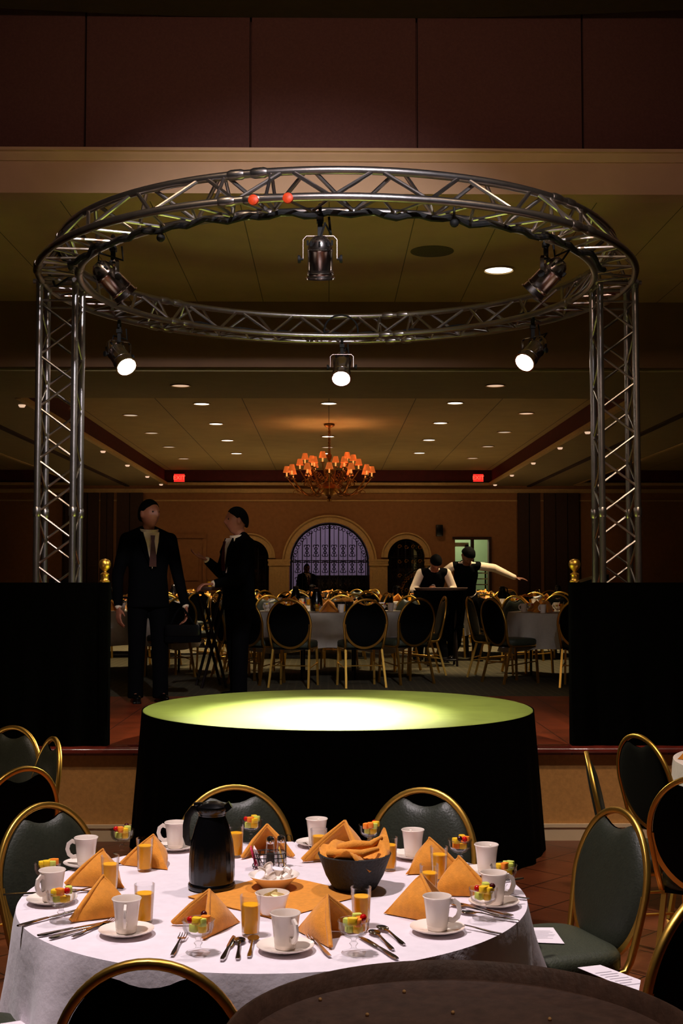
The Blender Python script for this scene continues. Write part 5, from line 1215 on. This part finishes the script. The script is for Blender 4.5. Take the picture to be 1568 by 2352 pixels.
def person(label, loc, H, yaw, lean, arms, head_yaw, head_pitch, outfit, skin=M_SKIN, feet=((-.10, 0), (.10, -.04)), hands=None, vox=.009, hipshift=0):
    """local frame: +x = picture right at yaw 0, -y = the way the chest faces. arms: [(elbow, wrist, fingers, palm up, curl)] right (x<0) then left"""
    r = thing('person', label, 'person', loc, yaw); k = H
    hip = Vector((0, hipshift, .52*k)); Lm = Matrix.Rotation(lean, 3, 'X')
    def T(x, y, z): return hip+Lm @ Vector((x*k, y*k, (z-.52)*k))
    HS = k/1.78*1.10; hc = T(0, -.016, .924); body = MB(); Rh = head(body, hc, head_yaw, head_pitch, HS)
    nb = T(0, .012, .83); body.cap(nb, hc+Vector((0, .012, -.05)), .058, .052, 14)
    ring_loft(body, [(T(0, 0, .54), .13*k/1.78, .09, Lm), (T(0, 0, .62), .12, .085, Lm), (T(0, 0, .74), .14, .09, Lm), (T(0, 0, .81), .13, .075, Lm), (T(0, .005, .84), .06, .05, Lm)])
    sh = []; aw = []
    for i, (el, wr, fd, pu, cu) in enumerate(arms):
        sx = -1 if i == 0 else 1; s_ = T(sx*.108, 0, .80); el = Vector(el)*k; wr = Vector(wr)*k; sh.append((s_, el, wr))
        body.cap(s_, el, .042, .036); body.cap(el, wr, .036, .026); hand(body, wr+(wr-el).normalized()*.02, fd, pu, cu, k/1.78*1.05, side=(-1 if i == 0 else 1))
    legs = []
    for i, (fx, fy) in enumerate(feet):
        sx = (-1, 1)[i]; hp = hip+Vector((sx*.052*k, 0, -.02)); an = Vector((fx*k, fy*k, .05*k)); kn = (hp+an)/2+Vector((0, -.012, .0)); kn.z = .285*k; legs.append((hp, kn, an)); body.cap(hp, kn, .07, .05); body.cap(kn, an, .05, .035); body.cap(an, an+Vector((sx*.01, -.05, -.02)), .033, .028)
    body.build('body', skin, r, remesh=vox)
    hair(hc, Rh, HS).build('hair', M_HAIR, r, remesh=.009)
    for sx in (-1, 1):
        e = MB().ball(hc+(Rh @ Vector((sx*.030, -.070, .018)))*HS, .010, 10); e.build('eye', M_RUBBER, r)
    tr = MB()
    for hp, kn, an in legs: tr.cap(hp, kn, .100, .080, 16); tr.cap(kn, an+Vector((0, .0, .03)), .080, .070, 16); tr.lathe([(0, -.055), (.074, -.055), (.072, .1), (0, .1)], 16, an)
    ring_loft(tr, [(hip+Vector((0, 0, -.08)), .15, .105, Matrix.Identity(3)), (hip+Vector((0, 0, .06)), .155, .11, Lm), (T(0, 0, .60), .15, .105, Lm)]); tr.build('trousers', M_SUIT, r, remesh=.012)
    for i, (hp, kn, an) in enumerate(legs):
        f = (-1, 1)[i]*.12; fw = Vector((sin(f), -cos(f), 0)); c = Vector((an.x, an.y, 0)); s_ = MB(); m_ = fw.to_track_quat('Y', 'Z').to_matrix()
        s_.ball(c+fw*.05+Vector((0, 0, .045)), (.046, .135, .042), 16, m_); s_.ball(c-fw*.01+Vector((0, 0, .07)), (.042, .06, .05), 14, m_); s_.box(c+fw*.05+Vector((0, 0, .009)), (.08, .25, .018), m_); s_.build('shoe', M_SHOE, r, remesh=.009)
    def sleeve(m, r0, r1, r2, name, over=.0):
        b = MB()
        for s_, el, wr in sh:
            d = (wr-el).normalized(); b.cap(s_, el, r0, r1, 16); b.cap(el, wr-d*(.0-over), r1, r2, 16)
        return b
    if outfit == 'suit':
        j = sleeve(0, .068, .056, .043, 'j', -.02); j.cap(T(-.08, 0, .81), T(.08, 0, .81), .062, .062); j.cap(T(-.095, .005, .812), T(-.03, .012, .848), .05, .04); j.cap(T(.095, .005, .812), T(.03, .012, .848), .05, .04)
        ring_loft(j, [(hip+Vector((0, 0, -.10)), .195, .142, Matrix.Identity(3)), (T(0, 0, .55), .185, .135, Lm), (T(0, 0, .62), .172, .125, Lm), (T(0, 0, .72), .192, .130, Lm), (T(0, 0, .79), .188, .115, Lm), (T(0, .004, .83), .12, .085, Lm), (T(0, .01, .85), .07, .07, Lm)], 32)
        j.build('jacket', M_SUIT, r, remesh=.012)
        def fr(x, z, e=0): # front surface of the jacket
            rx, ry = (.192, .130) if z < .78 else (.18, .112); return T(x, -(ry/k)*(max(.05, 1-abs(x*k/rx)**2.4))**.45-e-.002, z)
        # collar and shirt front, a narrow V
        b = MB(); V = [fr(-.040, .835, -.005), fr(.040, .835, -.005), fr(.032, .79, .016), fr(.018, .72, .012), fr(0, .655, .008), fr(-.018, .72, .012), fr(-.032, .79, .016)]
        V2 = [v+(Lm @ Vector((0, .03, 0))) for v in V]; n = len(V); b.add(V+V2, [tuple(range(n)), tuple(range(n, 2*n))[::-1]]+[(i, i+n, (i+1) % n+n, (i+1) % n) for i in range(n)]); b.build('shirt', M_SHIRT, r, smooth=False)
        MB().tube([T(.045*cos(a), -.004+.042*sin(a), .842+.006*sin(a)) for a in [2*pi*i/20 for i in range(20)]], 1, True and 8 or 8, True, sec=[(-.02, -.004), (.02, -.004), (.02, .004), (-.02, .004)]).build('collar', M_SHIRT, r)
        b = MB(); P_ = [fr(0, .818, .022), fr(0, .79, .026), fr(0, .72, .022), fr(0, .665, .016)]; W_ = [.022, .014, .03, .034]
        vs = []; 
        for p, w in zip(P_, W_): vs += [p+Vector((-w, 0, 0)), p+Vector((w, 0, 0)), p+Vector((w*.8, .012, 0)), p+Vector((-w*.8, .012, 0))]
        b.add(vs, [(q*4+e, q*4+(e+1) % 4, (q+1)*4+(e+1) % 4, (q+1)*4+e) for q in range(3) for e in range(4)]+[(3, 2, 1, 0), (12, 13, 14, 15)]); b.build('necktie', M_TIE, r)
        for sx in (-1, 1):
            L_ = [fr(sx*.044, .835, .0), fr(sx*.062, .80, .012), fr(sx*.056, .765, .018), fr(sx*.004, .645, .016), fr(sx*.030, .78, .020)]; L2 = [v+Lm @ Vector((0, .014, 0)) for v in L_]; n = 5
            MB().add(L_+L2, [tuple(range(n)), tuple(range(n, 2*n))[::-1]]+[(i, i+n, (i+1) % n+n, (i+1) % n) for i in range(n)]).build('lapel', M_SUIT, r, smooth=False)
        for s_, el, wr in sh: d = (wr-el).normalized(); MB().cap(wr-d*.03, wr+d*.004, .034, .032, 14).build('shirt_cuff', M_SHIRT, r)
    else:
        b = sleeve(0, .060, .056, .038, 's', -.0); b.cap(T(-.07, 0, .81), T(.07, 0, .81), .055, .055); b.cap(T(0, .01, .80), T(0, .01, .845), .066, .058)
        if b: b.build('shirt', M_SHIRT, r, remesh=.011)
        v = MB(); ring_loft(v, [(T(0, 0, .53), .165, .125, Lm), (T(0, 0, .62), .155, .118, Lm), (T(0, 0, .72), .17, .124, Lm), (T(0, 0, .785), .150, .115, Lm), (T(0, .004, .83), .088, .088, Lm)], 30); v.cap(T(-.088, 0, .806), T(.088, 0, .806), .062, .062); v.build('waistcoat', M_SUIT, r, remesh=.011)
        a_ = MB(); ring_loft(a_, [(T(0, 0, .535), .169, .13, Lm), (T(0, 0, .547), .169, .13, Lm)], 30); a_.build('apron_string', M_SHIRT, r)
    return r
# --- the two suited men behind the stage, left
f1 = at_z(335, 1612, UF)
HM = 1.875
M1 = person('man in dark suit and maroon tie standing behind the stage, holding a bag', (f1.x+.02, f1.y-.05, UF), HM, radians(22), 0,
       [((-.150, .015, .62), (-.155, -.03, .475), (0, -.15, -1), (-.8, -.3, 0), .5), ((.155, .02, .62), (.175, -.05, .475), (.05, -.1, -1), (1, 0, 0), .9)], radians(28), 0, 'suit', feet=((-.055, .02), (.06, -.02)))
f2x = (548-754)/F*11.7
M2 = person('man in dark suit seen from the side, gesturing towards the other man', (f2x, 11.75, UF), 1.82, radians(-60), 0,
       [((-.125, -.045, .655), (-.10, -.135, .72), (-.0, -1, .35), (-.3, .2, -1), .35), ((.125, -.05, .62), (.10, -.185, .60), (0, -1, -.05), (0, 0, 1), .8)], radians(-14), radians(2), 'suit', feet=((-.05, .02), (.055, -.02)))
# briefcase hanging from the left hand of man 1
HX1 = at_y(415, 1440, f1.y-.1); t = thing('shoulder_bag', 'black soft briefcase hanging from the hand of the left man', 'bag', (HX1.x, HX1.y, HX1.z))
MB().rbox((0.02, 0, -.06), (.34, .10, .16), .35).build('body', M_SUIT, t); MB().rbox((.02, -.052, -.03), (.32, .012, .10), .3).build('flap', M_BPLAST, t)
MB().tube([(-.10, 0, .01), (-.05, 0, .12), (-.015, 0, .17), (.02, 0, .17), (.06, 0, .12), (.13, 0, .01)], .010, 8).build('handle', M_SUIT, t)
# --- waiters
x1 = (985-754)/F*17.2; x2 = (1052-754)/F*17.4
person('waiter in white shirt and black waistcoat bent over the tray, left one', (x1, 17.1, UF), 1.66, radians(6), radians(40),
       [((-.165, -.17, .60), (-.075, -.30, .575), (.4, -1, -.1), (0, 0, 1), .5), ((.165, -.17, .60), (.09, -.30, .575), (-.4, -1, -.1), (0, 0, 1), .5)], 0, radians(80), 'waiter', vox=.012)
person('waiter in white shirt and black waistcoat leaning and reaching far right', (x2+.08, 17.4, UF), 1.80, radians(0), radians(42),
       [((-.20, -.16, .66), (-.27, -.33, .585), (-.3, -1, -.3), (0, 0, 1), .5), ((.22, -.13, .715), (.37, -.14, .645), (1, -.1, -.1), (0, -.2, 1), .3)], radians(25), radians(72), 'waiter', skin=M_SKIND, vox=.012)
# --- dark figure beyond the gate
person('dark figure behind the iron gate, left of its middle', (bx(702), BY+1.0, UF), 1.50, radians(20), 0,
       [((-.14, .01, .62), (-.12, -.1, .5), (0, -.3, -1), (-1, 0, 0), .4), ((.14, .01, .62), (.12, -.1, .5), (0, -.3, -1), (1, 0, 0), .4)], 0, 0, 'suit', vox=.014)
